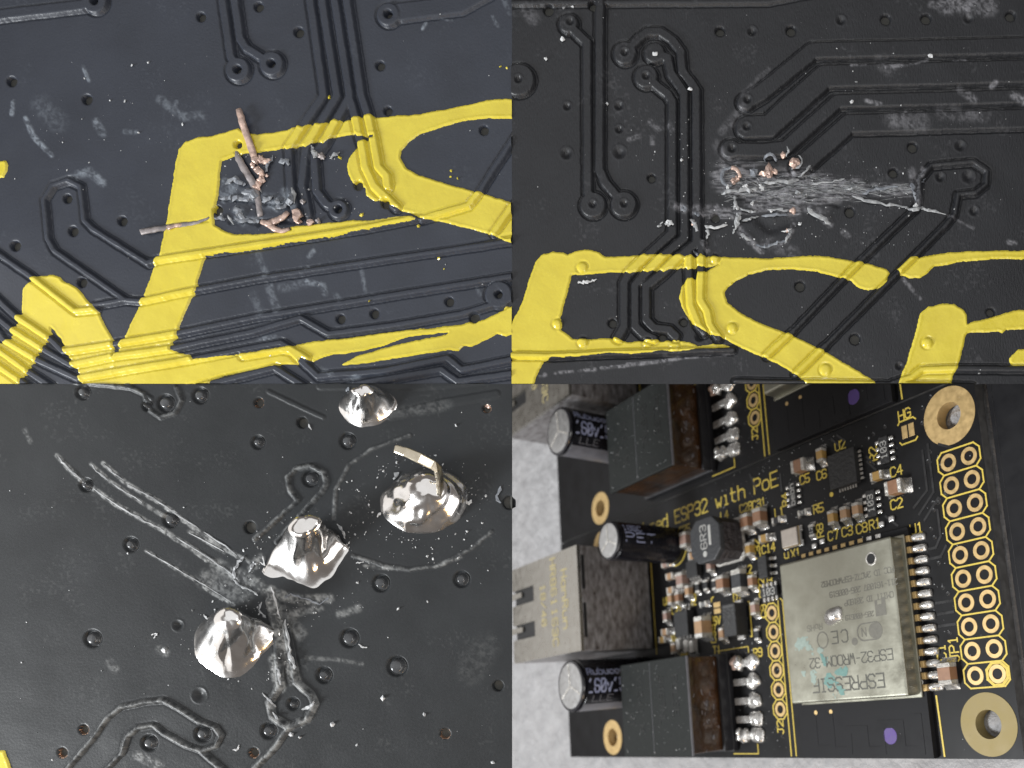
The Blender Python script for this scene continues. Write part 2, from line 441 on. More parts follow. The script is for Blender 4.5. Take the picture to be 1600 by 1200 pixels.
W_ = [(35, 450), (50, 434), (60, 431), (82, 429.5), (94, 432), (100, 440), (110, 442.5), (122, 450), (140, 472), (154, 485), (162, 502), (175, 525), (181, 538), (178, 550), (182, 562), (186, 600),
      (130, 600), (125, 592), (122, 579), (114, 573), (111, 565), (101, 549), (95, 530), (80, 512), (80, 530), (70, 538), (71, 549), (60, 552), (60, 564), (48, 572), (48, 582), (36, 590), (33, 600), (0, 600), (0, 551), (6, 535), (17, 529), (18, 516), (26, 506), (26, 494), (33, 490)]
E_ = [(372, 200), (360, 204), (332, 212), (310, 214), (290, 221), (279, 232), (274, 255), (267, 300), (260, 345), (250, 395), (242, 410), (232, 440), (220, 470), (210, 495), (197, 522), (189, 536), (183, 550), (176, 562), (172, 600),
      (325, 600), (332, 595), (350, 587), (400, 577), (445, 569), (465, 571), (472, 560), (490, 566), (497, 562), (512, 556), (562, 550), (600, 540), (640, 526), (700, 520), (697, 522), (625, 537), (555, 557), (533, 569), (535, 572), (575, 567), (637, 557), (705, 547), (717, 550), (725, 541), (737, 542), (760, 532), (777, 522), (790, 526), (800, 520),
      (800, 477), (790, 479), (785, 485), (775, 491), (755, 500), (737, 502), (725, 506), (675, 512), (620, 517), (550, 527), (497, 532), (457, 540), (400, 550), (340, 558), (304, 562), (300, 555), (282, 551), (269, 547), (270, 535), (279, 527), (280, 510), (292, 485), (300, 467), (310, 455), (310, 440), (317, 417), (322, 401), (400, 390),
      (475, 377), (525, 370), (575, 360), (612, 352), (650, 346), (652, 342), (640, 336), (612, 339), (580, 345), (550, 344), (520, 347), (500, 350), (452, 354), (455, 359), (425, 364), (400, 366), (365, 366), (350, 360), (336, 352), (334, 335), (337, 325), (342, 300), (345, 265), (347, 252), (365, 245), (385, 240), (405, 239),
      (445, 232), (450, 236), (470, 229), (480, 232), (497, 222), (507, 226), (520, 216), (555, 210), (560, 215), (572, 214), (590, 212), (600, 200), (600, 183), (590, 184), (580, 180), (572, 182), (555, 184), (531, 191), (525, 187), (502, 196), (492, 192), (475, 200), (467, 196), (445, 204), (400, 210), (380, 206)]
S_ = [(585, 184), (617, 181), (650, 179), (687, 172), (725, 164), (762, 156), (790, 154), (800, 155), (800, 186), (762, 185), (725, 189), (687, 200), (657, 210), (640, 222), (627, 237), (626, 247), (635, 262), (650, 272), (675, 280), (712, 291), (747, 300), (800, 320),
      (800, 382), (790, 380), (780, 372), (767, 367), (745, 361), (687, 346), (665, 344), (655, 341), (645, 334), (630, 331), (612, 322), (607, 315), (597, 314), (585, 315), (572, 306), (571, 295), (560, 287), (552, 287), (545, 275), (541, 260), (545, 247), (557, 232), (560, 222), (573, 219), (585, 215)]
A_ = [(0, 252), (10, 251), (13, 258), (12, 268), (6, 278), (0, 283)]
wear1 = [([(20, 158), (18, 178)], 4, .8), ([(40, 185), (52, 212), (66, 228), (80, 242)], 5, .75), ([(150, 190), (160, 208)], 8, .55), ([(115, 277), (125, 272), (140, 268), (152, 278), (160, 286)], 9, .6), ([(130, 105), (138, 125)], 4, .8), ([(65, 165), (90, 190)], 22, .22),
         ([(250, 155), (285, 182), (315, 180)], 9, .4), ([(275, 160), (272, 178)], 5, .5), ([(195, 205), (212, 206)], 5, .5), ([(350, 300), (395, 312), (440, 318)], 16, .5), ([(352, 285), (365, 290)], 9, .7), ([(350, 312), (400, 308)], 7, .8), ([(420, 318), (436, 325)], 8, .8), ([(445, 300), (458, 320)], 10, .7),
         ([(372, 330), (382, 345)], 12, .6), ([(365, 345), (402, 342)], 7, .7), ([(404, 398), (416, 430)], 7, .35), ([(420, 446), (432, 484)], 8, .45), ([(565, 422), (571, 455)], 4, .4), ([(480, 440), (505, 445), (508, 458)], 6, .6), ([(440, 450), (480, 442)], 9, .3), ([(482, 400), (490, 392)], 5, .6), ([(470, 425), (482, 418)], 3, .5), ([(395, 460), (410, 495)], 8, .25), ([(525, 460), (530, 470)], 6, .4),
         ([(660, 45), (666, 36)], 3, .9), ([(745, 450), (750, 460)], 3, .5), ([(0, 520), (30, 528)], 5, .2), ([(405, 530), (430, 526)], 5, .5), ([(495, 575), (520, 585)], 7, .4), ([(545, 595), (560, 590)], 6, .5), ([(690, 30), (706, 32)], 2, .6), ([(770, 25), (777, 40)], 3, .4), ([(788, 0), (795, 20)], 5, .35)]
board1, fld1 = closeup_board('blue-black circuit board with torn copper strands across a yellow letter E', (0, 0, 800, 600), 'mask1', T1, R1, H1,
    [('yellow letter W cut off at the corner', W_), ('yellow letter E with gouged inside', E_), ('yellow curved letter S', S_), ('small yellow stroke end at the left rim', A_)], wear1,
    seed=11, cuts=[([(372, 240), (400, 290), (404, 350)], 10, 3), ([(240, 356), (325, 345)], 6, 2), ([(345, 310), (440, 320)], 8, 2.5), ([(360, 345), (470, 345)], 12, 3)])
st = lambda nm, pts, m, sd, **k: strand(board1, fld1, nm, [(a, b, c, d * .95) for a, b, c, d in pts], m, sd, flat=.42, **k)
st('copper_strand', [(373, 170, 5, 5), (378, 188, 6, 6.2), (386, 212, 5, 6.3), (394, 236, 3, 6.2), (400, 250, 1, 5.5)], 'copper', 1, rough=.1)
st('copper_strand', [(367, 235, 0, 4), (375, 252, 2, 6), (388, 274, 3, 6.5), (397, 290, 2, 6), (403, 312, 1, 5.5), (407, 338, 0, 5)], 'dullcopper', 2)
st('copper_strand', [(220, 363, 3, 4.8), (240, 359, 3, 5), (258, 356, 2, 4.6), (270, 353, 1, 4), (290, 351, 2, 4), (308, 348, 2, 3.2), (327, 340, 1, 2)], 'dullcopper', 3)
st('copper_strand', [(262, 356, 3, 4.0), (276, 352, 4, 3.5), (288, 350, 3, 2)], 'copper', 4)
st('copper_strand', [(408, 346, 2, 4), (420, 350, 3, 6), (430, 345, 4, 5.5), (442, 340, 4, 5), (450, 331, 3, 4.2)], 'copper', 5)
st('copper_strand', [(418, 348, 2, 5), (428, 357, 3, 5), (440, 361, 2, 4), (452, 358, 1, 3)], 'copper', 6)
st('copper_strand', [(400, 262, 3, 6), (406, 268, 4, 6), (412, 276, 2, 4)], 'copper', 7)
for k, (u, v, r, m) in enumerate([(399, 250, 7, 'copper'), (407, 249, 6, 'copper'), (416, 252, 6, 'copper'), (402, 290, 7, 'copper'), (408, 281, 5, 'copper'), (464, 336, 8, 'copper'), (466, 346, 5, 'copper'), (485, 347, 5, 'copper'), (497, 345, 5, 'dullcopper'), (473, 315, 4, 'dullcopper'), (502, 244, 6, 'dullcopper'), (417, 274, 3, 'copper'), (395, 258, 5, 'copper')]):
    nugget(board1, fld1, 'copper_crumb', u, v, r, m, 20 + k)
for k, (pts, m) in enumerate([
    ([(352, 286, 1, 4), (362, 281, 4, 5), (374, 284, 4, 5), (384, 288, 1, 3)], 'burr'), ([(343, 311, 0, 3), (360, 309, 2, 4), (380, 309, 2, 4.5), (400, 309, 1, 4)], 'burr'), ([(426, 327, 1, 3), (440, 324, 4, 5), (450, 314, 5, 6), (457, 302, 2, 4)], 'burr'),
    ([(410, 315, 1, 4), (420, 309, 3, 5), (425, 306, 1, 3)], 'burr'), ([(370, 322, 1, 6), (376, 333, 3, 8), (381, 345, 1, 6)], 'burr'), ([(366, 344, 0, 4), (385, 343, 2, 5), (404, 345, 1, 5)], 'burr'), ([(382, 297, 1, 5), (394, 306, 3, 7), (405, 318, 1, 5)], 'burr'), ([(436, 254, 0, 3), (446, 252, 3, 4), (452, 258, 1, 3)], 'burr'), ([(426, 243, 0, 2), (420, 256, 3, 3.5), (415, 268, 1, 3)], 'burr'), ([(488, 228, 1, 3), (490, 240, 3, 4.5), (494, 246, 1, 3)], 'scuff'), ([(515, 248, 0, 2), (524, 240, 3, 3), (530, 238, 1, 2)], 'scuff'), ([(356, 336, 1, 2), (364, 350, 3, 2.2)], 'scuff'), ([(333, 342, 1, 3), (345, 341, 2, 4), (352, 341, 0, 2.5)], 'burr'), ([(455, 292, 0, 3), (460, 318, 3, 3.2)], 'scuff'), ([(430, 311, 1, 5), (437, 315, 2, 4)], 'burr')]):
    strand(board1, fld1, 'curled_shaving', pts, m, 40 + k, flat=0.5, rough=.3)
rs = random.Random(5)
specks(board1, fld1, [(782, 104, 3), (792, 106, 2.4), (514, 152, 3.5), (531, 246, 5), (705, 267, 3.5), (704, 276, 2.5), (715, 279, 3), (565, 336, 5), (654, 353, 3.4), (686, 404, 3.4), (577, 470, 2.6), (694, 420, 2)], 'silk', 3, 'yellow_flakes')
specks(board1, fld1, scatter(rs, 60, (0, 0, 800, 600), .6, 1.7) + scatter(rs, 45, (60, 90, 330, 300), .6, 2.4) + scatter(rs, 80, (340, 240, 560, 370), .8, 2.4) + [(422, 555, 3), (195, 158, 4), (206, 102, 3), (232, 98, 3), (285, 194, 3.5), (216, 207, 3)], 'dust', 6)

# ================================================================== board 2: scraped patch above the yellow letters (upper right)
T2 = [
 ([(889, 40), (905, 56), (918, 68), (919, 300), (927, 321)], 12), ([(938, 4), (937, 266), (946, 286), (975, 320)], 12), ([(800, 5), (1200, 3), (1215, 0)], 6, 2.4),
 ([(977, 84), (1000, 60), (1012, 51), (1032, 51), (1050, 63), (1064, 82), (1066, 112), (1080, 130), (1088, 142), (1089, 380), (1064, 400), (1037, 426), (1010, 448), (1010, 500), (1022, 513), (1046, 516), (1056, 526)], 12),
 ([(1023, 86), (1044, 92), (1049, 116), (1060, 132), (1069, 146), (1070, 372), (1038, 399), (1010, 427), (993, 446), (993, 510), (1006, 523), (1022, 530)], 12),
 ([(1010, 122), (1030, 138), (1044, 148), (1051, 160), (1051, 364), (1013, 399), (983, 428), (976, 442), (976, 510), (966, 528)], 12),
 ([(1076, 392), (1077, 440), (1079, 478), (1091, 508), (1100, 520)], 10), ([(1096, 380), (1094, 470), (1105, 488), (1109, 508), (1122, 528)], 10),
 ([(1165, 160), (1190, 146), (1270, 81), (1600, 73)], 24), ([(1168, 200), (1202, 198), (1288, 121), (1600, 113)], 34), ([(1142, 235), (1190, 236), (1228, 232), (1308, 160), (1600, 152)], 20), ([(1250, 262), (1326, 195), (1600, 187)], 28),
 ([(1240, 517), (1348, 405), (1435, 322), (1437, 281), (1455, 259), (1520, 253), (1542, 268), (1541, 288), (1525, 301), (1497, 304), (1492, 335), (1478, 352), (1290, 540)], 5),
 ([(1240, 517), (1198, 556)], 7), ([(1290, 540), (1243, 586)], 7),
 ([(800, 556), (862, 557), (960, 553), (1145, 547)], 6), ([(1395, 599), (1424, 590), (1440, 578), (1495, 576), (1600, 577)], 7), ([(1150, 596), (1370, 600)], 5),
]
R2 = [(889, 38, 14), (927, 321, 19), (975, 320, 19), (977, 84, 17), (1023, 84, 15), (1010, 121, 17), (811, 126, 24), (1166, 160, 13), (1167, 200, 15), (1142, 234, 14)]
H2 = [(892, 36, 5, 'd'), (927, 321, 5, 'd'), (976, 320, 5, 'd'), (977, 84, 5, 'd'), (1010, 121, 5, 'd'), (811, 126, 5, 'd'), (1168, 158, 5, 'd'), (1167, 200, 5, 'd'), (1144, 234, 5.5, 'd'),
      (857, 16, 6.5), (926, 9, 5.5), (886, 166, 5, 'd'), (967, 165, 6, 'd'), (967, 202, 5, 'd'), (1018, 278, 5), (885, 240, 8, 'd'), (968, 238, 9, 'd'), (1125, 49, 6), (1175, 49, 6, 'd'), (1236, 48, 6.5), (1314, 32, 6, 'd'), (1384, 30, 6.5), (1447, 29, 6.5), (1513, 29, 6, 'd'), (1579, 25, 6.5),
      (1396, 270, 6), (1426, 230, 6.5), (1500, 228, 7, 'd'), (1328, 331, 6.5), (1250, 447, 6.5), (1336, 530, 7), (1522, 330, 6, 'd'), (1548, 488, 5.5), (957, 505, 5.5), (1068, 503, 5), (1093, 526, 7, 'd'), (1469, 277, 6, 'd'), (1513, 276, 9, 'd'), (1118, 340, 6), (1405, 572, 5, 'd'), (1035, 528, 5)]
E2 = [(800, 525), (817, 470), (832, 420), (837, 407), (847, 397), (865, 393), (880, 394), (887, 397), (905, 391), (922, 390), (935, 394), (945, 401), (980, 400), (1007, 397), (1012, 400), (1032, 397), (1038, 400), (1062, 398), (1070, 402), (1080, 399), (1090, 402), (1095, 397), (1102, 401), (1117, 400), (1125, 402), (1140, 403), (1140, 412), (1123, 413), (1110, 418), (1097, 419), (1091, 417), (1082, 422), (1075, 424), (1070, 420), (1047, 422), (1037, 427), (1030, 422), (1012, 427), (1004, 424), (985, 429), (975, 426), (950, 426), (920, 429), (894, 430), (889, 450), (882, 475), (876, 497), (879, 507), (877, 515), (887, 522), (895, 529), (925, 530), (962, 528), (982, 535), (1012, 531), (1040, 532), (1057, 532), (1077, 534), (1090, 540), (1115, 537), (1141, 540), (1140, 544), (1090, 546), (1075, 549), (1050, 551), (1035, 548), (1012, 552), (985, 555), (962, 552), (912, 557), (860, 560), (850, 565), (842, 580), (832, 600), (800, 600)]
S2 = [(1118, 401), (1160, 402), (1200, 404), (1250, 400), (1287, 400), (1320, 405), (1350, 410), (1385, 420), (1390, 427), (1386, 440), (1375, 450), (1357, 454), (1340, 450), (1330, 439), (1315, 435), (1275, 425), (1237, 421), (1200, 422), (1170, 430), (1150, 440), (1137, 450), (1132, 457), (1137, 472), (1155, 487), (1180, 501), (1200, 510), (1232, 521), (1282, 545), (1325, 570), (1367, 595), (1367, 600), (1270, 600), (1250, 590), (1225, 575), (1200, 562), (1175, 552), (1150, 540), (1125, 527), (1117, 526), (1085, 510), (1075, 497), (1065, 480), (1061, 465), (1065, 447), (1075, 436), (1087, 435), (1090, 426), (1100, 425), (1117, 417), (1122, 413)]
P2a = [(1401, 420), (1422, 402), (1440, 402), (1475, 395), (1512, 392), (1600, 390), (1600, 406), (1550, 405), (1500, 410), (1460, 417), (1450, 427), (1437, 435), (1420, 435), (1407, 430)]
P2b = [(1437, 490), (1450, 479), (1470, 474), (1490, 475), (1505, 484), (1511, 492), (1512, 505), (1550, 495), (1585, 485), (1600, 481), (1600, 510), (1572, 516), (1566, 522), (1560, 519), (1512, 521), (1509, 525), (1500, 562), (1496, 575), (1489, 588), (1485, 600), (1400, 600), (1407, 587), (1417, 565), (1430, 520)]
P2c = [(1576, 560), (1590, 546), (1600, 540), (1600, 572), (1585, 572), (1578, 568)]
wear2 = [([(1140, 276), (1200, 288), (1260, 292)], 36, .85, 1), ([(1240, 291), (1330, 295)], 26, .85, 1), ([(1320, 295), (1380, 296), (1428, 298)], 13, .85, 1), ([(1180, 292), (1275, 298)], 40, .7, 1), ([(1135, 300), (1165, 296), (1185, 288)], 9, .9, 1), ([(1150, 330), (1200, 322), (1245, 330)], 10, .95, 1), ([(1200, 305), (1260, 310)], 16, .5, 1), ([(1130, 262), (1128, 275), (1132, 292)], 6, .8), ([(1190, 285), (1250, 282)], 6, .9, 1), ([(1350, 293), (1405, 293)], 8, .9, 1), ([(1290, 290), (1330, 285)], 5, .9),
         ([(1100, 334), (1145, 334)], 12, .7, 1), ([(1085, 330), (1118, 326)], 10, .6), ([(1060, 325), (1070, 328)], 9, .9), ([(1155, 358), (1180, 384), (1190, 392)], 7, .8), ([(1240, 350), (1230, 378)], 5, .7), ([(1275, 330), (1296, 350)], 8, .8), ([(1190, 384), (1225, 380)], 5, .6), ([(1260, 325), (1290, 332)], 8, .6), ([(1330, 103), (1350, 103)], 4, .8), ([(1383, 108), (1420, 103), (1450, 94)], 3.5, .85), ([(1492, 95), (1508, 94)], 4, .6), ([(1352, 160), (1375, 165)], 4, .8), ([(1395, 190), (1440, 192)], 20, .35), ([(1410, 185), (1415, 176)], 5, .7), ([(1470, 178), (1535, 183)], 16, .3), ([(1500, 142), (1520, 158)], 9, .5), ([(1480, 8), (1545, 10)], 20, .6), ([(1455, 6), (1475, 10)], 8, .6), ([(1580, 150), (1600, 160)], 8, .7), ([(1378, 100), (1390, 110)], 18, .2), ([(1550, 135), (1555, 130)], 5, .7),
         ([(1016, 190), (1030, 200)], 6, .5), ([(983, 218), (1000, 212)], 5, .6), ([(1020, 215), (1020, 225)], 5, .6), ([(1045, 195), (1050, 205)], 6, .5), ([(820, 15), (835, 30)], 14, .3), ([(1100, 380), (1105, 392)], 6, .7), ([(845, 588), (852, 585)], 4, .9), ([(868, 583), (895, 580)], 3, .8), ([(905, 579), (930, 577)], 3, .8), ([(940, 575), (975, 572)], 3, .9), ([(980, 570), (1030, 565), (1060, 560)], 3.5, .95), ([(1060, 560), (1150, 554)], 2, .7), ([(1410, 435), (1438, 466)], 4, .5), ([(1576, 378), (1586, 380)], 5, .6), ([(1425, 268), (1436, 320)], 9, .5), ([(1442, 265), (1438, 275)], 6, .9), ([(1482, 337), (1520, 356)], 2.5, .5), ([(1318, 362), (1325, 368)], 6, .5), ([(1200, 380), (1240, 395)], 14, .3), ([(1130, 205), (1160, 170)], 10, .3), ([(1120, 225), (1130, 250)], 10, .25), ([(1160, 150), (1200, 108)], 6, .25)]
board2, fld2 = closeup_board('charcoal circuit board with scraped patch and copper beads above yellow letters', (800, 0, 1600, 600), 'mask2', T2, R2, H2,
    [('yellow letter E seen whole with vias under the ink', E2), ('yellow letter S', S2), ('yellow upper arc of the letter P', P2a), ('yellow stem of the letter P', P2b), ('yellow stroke end at the right rim', P2c)], wear2,
    domes=[(871, 506, 7, 3), (911, 535, 8, 3), (910, 418, 8, 2), (1117, 405, 7, 3), (1144, 513, 8, 3.5), (1449, 536, 8, 3.5), (1290, 578, 9, 2.5), (1012, 536, 7, 2), (1055, 543, 8, 2)],
    seed=23, undul=0.6, hgt=3.6, groove=0.85, haze=0.12, cuts=[([(1190, 345), (1205, 355), (1240, 345)], 30, 3), ([(1150, 306), (1175, 312)], 14, 2), ([(1290, 315), (1310, 320)], 10, 2)])
st2 = lambda pts, m, k, nm='curled_shaving', **kw: strand(board2, fld2, nm, pts, m, 100 + k, flat=0.5, rough=.35, **kw)
ring = lambda u, v, r, a0, a1, z, t: [(u + r * math.cos(math.radians(a)), v + r * math.sin(math.radians(a)), z, t) for a in np.linspace(a0, a1, 9)]
st2(ring(1143, 276, 15, 90, 300, 3, 2.6), 'burr', 1, sub=1)
st2(ring(1143, 275, 13, 270, 370, 4, 3), 'copper', 2, 'copper_strand', sub=1)
st2(ring(1245, 252, 9, -80, 120, 3, 2), 'scuff', 3, sub=1)
st2(ring(1203, 250, 9, 170, 380, 2, 2.6), 'burr', 4, sub=1)
for k, (pts, m) in enumerate([
    ([(1330, 306, 0, 2), (1350, 313, 2, 2.6), (1385, 320, 2, 2.4), (1410, 323, 1, 2.4), (1432, 327, 2, 3), (1442, 326, 2, 3.6), (1460, 330, 1, 2), (1484, 337, 0, 1.4)], 'scuff'), ([(1126, 304, 0, 2), (1140, 299, 3, 3.4), (1165, 297, 3, 4), (1185, 293, 1, 3)], 'scuff'), ([(1158, 295, 2, 2.4), (1166, 290, 4, 3), (1168, 294, 2, 2)], 'dust'),
    ([(1148, 305, 1, 2), (1149, 320, 3, 2.4), (1146, 328, 1, 2)], 'scuff'), ([(1157, 332, 1, 3), (1153, 342, 4, 4), (1148, 356, 3, 3), (1146, 366, 0, 2)], 'scuff'), ([(1100, 353, 2, 2.4), (1115, 356, 3, 2.2), (1136, 351, 1, 1.8)], 'dust'), ([(1104, 356, 1, 2.4), (1107, 364, 3, 2.8), (1104, 374, 1, 2)], 'scuff'), ([(1158, 366, 3, 2.4), (1166, 371, 4, 2.8), (1173, 376, 2, 2)], 'scuff'), ([(1180, 383, 1, 2), (1196, 386, 2, 3), (1212, 380, 2, 2.2), (1228, 376, 1, 2)], 'burr'), ([(1220, 362, 1, 1.6), (1232, 360, 3, 2), (1236, 357, 1, 1.6)], 'dust'), ([(1236, 360, 1, 2), (1232, 370, 3, 2.4), (1226, 380, 1, 2)], 'scuff'), ([(1160, 345, 2, 2.2), (1172, 341, 4, 2.6), (1186, 338, 2, 2)], 'scuff'), ([(1190, 337, 1, 2), (1215, 335, 3, 2.6), (1232, 336, 1, 2)], 'burr'), ([(1200, 329, 2, 2.4), (1218, 328, 4, 2.6), (1232, 328, 2, 2)], 'scuff'), ([(1156, 325, 2, 2), (1172, 331, 3, 2.6), (1182, 330, 1, 2)], 'scuff'), ([(1192, 286, 1, 3), (1215, 284, 3, 4), (1248, 282, 2, 3)], 'scuff'), ([(1250, 276, 0, 1.4), (1260, 266, 3, 2.2), (1266, 258, 1, 1.6)], 'scuff'), ([(1226, 244, 1, 1.6), (1231, 238, 4, 2.2), (1230, 228, 1, 1.4)], 'scuff'), ([(1188, 288, 2, 3), (1191, 294, 4, 3.4), (1189, 298, 2, 2)], 'dust'), ([(1268, 287, 0, 2), (1300, 284, 2, 2.6), (1320, 280, 1, 1.6)], 'scuff'), ([(1322, 297, 1, 2), (1332, 294, 3, 2.6), (1340, 290, 1, 1.4)], 'scuff'), ([(1348, 302, 1, 2.4), (1370, 296, 2, 3), (1404, 291, 1, 2)], 'burr'), ([(1262, 325, 1, 3), (1280, 338, 3, 4), (1297, 349, 1, 2.6)], 'scuff'), ([(1424, 286, 1, 3), (1428, 300, 2, 3), (1430, 312, 1, 2.6)], 'burr'), ([(1440, 285, 1, 2), (1446, 278, 2, 2.6)], 'burr'), ([(1247, 351, 1, 3), (1253, 349, 3, 2.6)], 'dust'), ([(1044, 353, 2, 4), (1046, 347, 3, 3)], 'dust'), ([(1028, 354, 1, 3), (1034, 348, 2, 3)], 'scuff'), ([(1040, 350, 2, 3.4), (1044, 345, 3, 2.6), (1052, 350, 2, 3)], 'dust'), ([(1080, 342, 2, 3), (1086, 352, 3, 3.4), (1089, 362, 1, 3)], 'scuff'), ([(1083, 352, 2, 2.6), (1083, 344, 3, 2.4)], 'copper'), ([(1072, 327, 2, 5), (1065, 325, 2, 5)], 'burr'), ([(1085, 331, 1, 4), (1093, 336, 2, 4)], 'burr'), ([(902, 440, 2, 2), (910, 441, 2.5, 2.8), (920, 440, 2.4, 2.6), (932, 437, 2, 1.8)], 'dust'), ([(1090, 400, 3, 3), (1084, 392, 2, 2.6)], 'burr')]):
    st2(pts, m, 10 + k)
for k, (u, v, r, m) in enumerate([(1146, 283, 6, 'copper'), (1152, 280, 5, 'copper'), (1193, 271, 6, 'copper'), (1201, 266, 8, 'copper'), (1210, 268, 6, 'copper'), (1203, 273, 5, 'copper'), (1224, 243, 6.5, 'copper'), (1242, 255, 8, 'copper'), (1239, 329, 5, 'copper'), (1246, 301, 4, 'scuff'), (1137, 292, 3, 'dust'), (1175, 318, 3, 'dust'), (1152, 325, 3, 'dust'), (1205, 330, 3, 'dust'), (1178, 270, 7, 'burr'), (1230, 360, 3, 'copper'), (1431, 321, 3.4, 'dust'), (1024, 84, 4, 'dust'), (879, 61, 4, 'dust'), (853, 92, 2.6, 'dust'), (1454, 87, 4, 'dust'), (1065, 250, 2.6, 'dust'), (1078, 139, 3, 'dust'), (1331, 159, 3, 'dust'), (949, 162, 3, 'dust')]):
    nugget(board2, fld2, 'copper_bead' if m == 'copper' else 'crumb', u, v, r, m, 200 + k)
rs = random.Random(8); V = []; F = []
for _ in range(330):
    t = rs.random(); u = 1135 + 290 * t; v = 290 + 8 * t + rs.gauss(0, 13) * (1.15 - .85 * t); L_ = rs.uniform(5, 26); a = rs.gauss(-.05, .16); r_ = rs.uniform(.4, 1.1); b = len(V)
    for q in range(4):
        uu, vv2 = u + L_ * (q / 3 - .5), v + L_ * (q / 3 - .5) * math.tan(a) + rs.uniform(-.8, .8); z_ = surf(fld2, uu, vv2); k_ = r_ * math.sin(math.pi * (q + .5) / 4)
        for du, dv, dz in ((0, -k_, -.2), (0, 0, k_ * rs.uniform(.8, 2)), (0, k_, -.2)): V.append(Vector(px(uu + du, vv2 + dv, z_ + dz)) - board2.location)
    for q in range(3):
        for m_ in range(2): F.append((b + 3 * q + m_, b + 3 * q + 3 + m_, b + 3 * q + 4 + m_, b + 3 * q + 1 + m_))
pymesh('scrape_fibres', V, F, board2, 'scuff')['kind'] = 'stuff'
specks(board2, fld2, scatter(rs, 130, (800, 0, 1600, 600), .5, 1.7) + scatter(rs, 200, (1060, 250, 1440, 390), .7, 2.0) + scatter(rs, 30, (1300, 60, 1600, 220), .6, 2.0) + scatter(rs, 20, (980, 180, 1080, 260), .8, 2.0) + [(895, 10, 5), (881, 12, 4), (1530, 583, 3)], 'dust', 9)

# ================================================================== board 3: shiny solder joints (lower left)
T3 = [
 ([(106, 1200), (144, 1156), (168, 1122), (190, 1105), (226, 1097), (256, 1094), (280, 1107), (312, 1128), (336, 1136), (345, 1150), (338, 1165), (316, 1173)], 4, 3.4),
 ([(168, 1200), (192, 1176), (200, 1150), (216, 1137), (240, 1133), (256, 1146), (290, 1165), (312, 1172), (345, 1200)], 4, 3.2),
 ([(398, 842), (466, 782), (453, 766), (450, 746), (464, 732), (486, 728), (505, 738), (510, 755), (503, 768), (468, 806), (432, 846)], 4, 3),
 ([(420, 940), (434, 1010), (438, 1072), (421, 1098), (426, 1120), (450, 1136), (480, 1124), (492, 1100), (486, 1086), (463, 1066), (455, 1020), (436, 930)], 6, 4), ([(452, 1136), (430, 1168), (398, 1200)], 5, 3.4),
 ([(150, 600), (205, 606), (226, 616), (233, 640), (251, 652), (274, 645), (284, 626), (276, 606)], 3.5, 2.6), ([(200, 600), (236, 622)], 3, 1.6),
 ([(522, 812), (524, 765), (545, 726), (580, 702), (640, 680)], 3, 1.2), ([(552, 868), (600, 884), (640, 890), (690, 883), (740, 855), (768, 830)], 3, 1.1),
 ([(420, 612), (470, 636), (505, 652)], 4, 1.2), ([(610, 650), (690, 630), (775, 616)], 10, 1.1), ([(500, 604), (660, 604), (700, 600)], 8, 1.2),
]
H3 = [(130, 613, 7, 'b'), (259, 630, 9, 'b'), (313, 618, 8, 'b'), (135, 758, 6, 'b'), (267, 812, 8, 'b'), (205, 851, 7, 'b'), (403, 691, 6, 'b'), (472, 660, 7), (404, 629, 6, 'c'), (390, 824, 8), (543, 689, 8, 'b'), (485, 748, 8, 'b'), (595, 911, 9, 'b'), (721, 905, 8, 'b'), (546, 997, 10, 'b'), (506, 1055, 8, 'b'), (620, 1041, 11, 'b'), (778, 1071, 7), (695, 1146, 6.5, 'c'), (145, 998, 9, 'b'), (278, 977, 7, 'd'), (130, 1140, 6, 'c'), (97, 1176, 6, 'c'), (316, 1147, 8, 'b'), (233, 1161, 8, 'b'), (312, 1086, 10, 'd'), (396, 1176, 6, 'c'), (458, 1100, 5, 'b'), (420, 1142, 8, 'b'), (760, 638, 5, 'c'), (230, 634, 3.5, 'b'), (795, 785, 9)]
wear3 = [([(90, 712), (100, 724), (134, 756)], 5, .95), ([(146, 763), (185, 790), (255, 828), (300, 857), (345, 885), (372, 906)], 5, .95), ([(143, 725), (172, 752), (225, 787), (262, 810)], 4, .8), ([(296, 830), (350, 862)], 4, .6), ([(162, 724), (200, 757), (250, 785), (290, 815), (340, 852), (388, 877)], 4.5, .9), ([(276, 840), (322, 876)], 3, .8), ([(228, 860), (262, 880), (300, 903), (330, 926), (366, 944)], 3.5, .7), ([(38, 672), (48, 690)], 5, .3), ([(320, 905), (380, 930)], 20, .4), ([(340, 885), (400, 915)], 16, .5),
         ([(480, 1028), (525, 1030), (565, 1037)], 4, .3), ([(440, 955), (470, 990)], 14, .3), ([(530, 960), (560, 950)], 8, .4), ([(450, 960), (500, 950)], 8, .4), ([(172, 1035), (180, 1045)], 9, .35), ([(250, 1015), (258, 1018)], 9, .6), ([(680, 885), (720, 870)], 4, .6), ([(570, 884), (620, 890)], 3, .5), ([(590, 650), (700, 632)], 12, .15), ([(215, 1180), (250, 1196)], 10, .5), ([(735, 1050), (760, 1010)], 30, .08)]
A3 = [(0, 1170), (8, 1172), (60, 1200), (0, 1200)]
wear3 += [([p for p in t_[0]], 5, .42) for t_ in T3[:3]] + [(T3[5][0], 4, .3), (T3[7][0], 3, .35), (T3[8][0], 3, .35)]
wear3 += [([(424, 925), (438, 980), (450, 1028), (461, 1064)], 12, .95), ([(430, 1030), (437, 1074)], 12, .85), ([(437, 1074), (421, 1098), (426, 1120), (450, 1136), (480, 1124), (492, 1100), (486, 1086), (463, 1066)], 8, .7), ([(452, 1136), (430, 1168), (398, 1200)], 6, .6), ([(366, 890), (380, 905), (420, 925), (470, 938), (515, 935)], 10, .6), ([(395, 885), (408, 872)], 10, .6)]
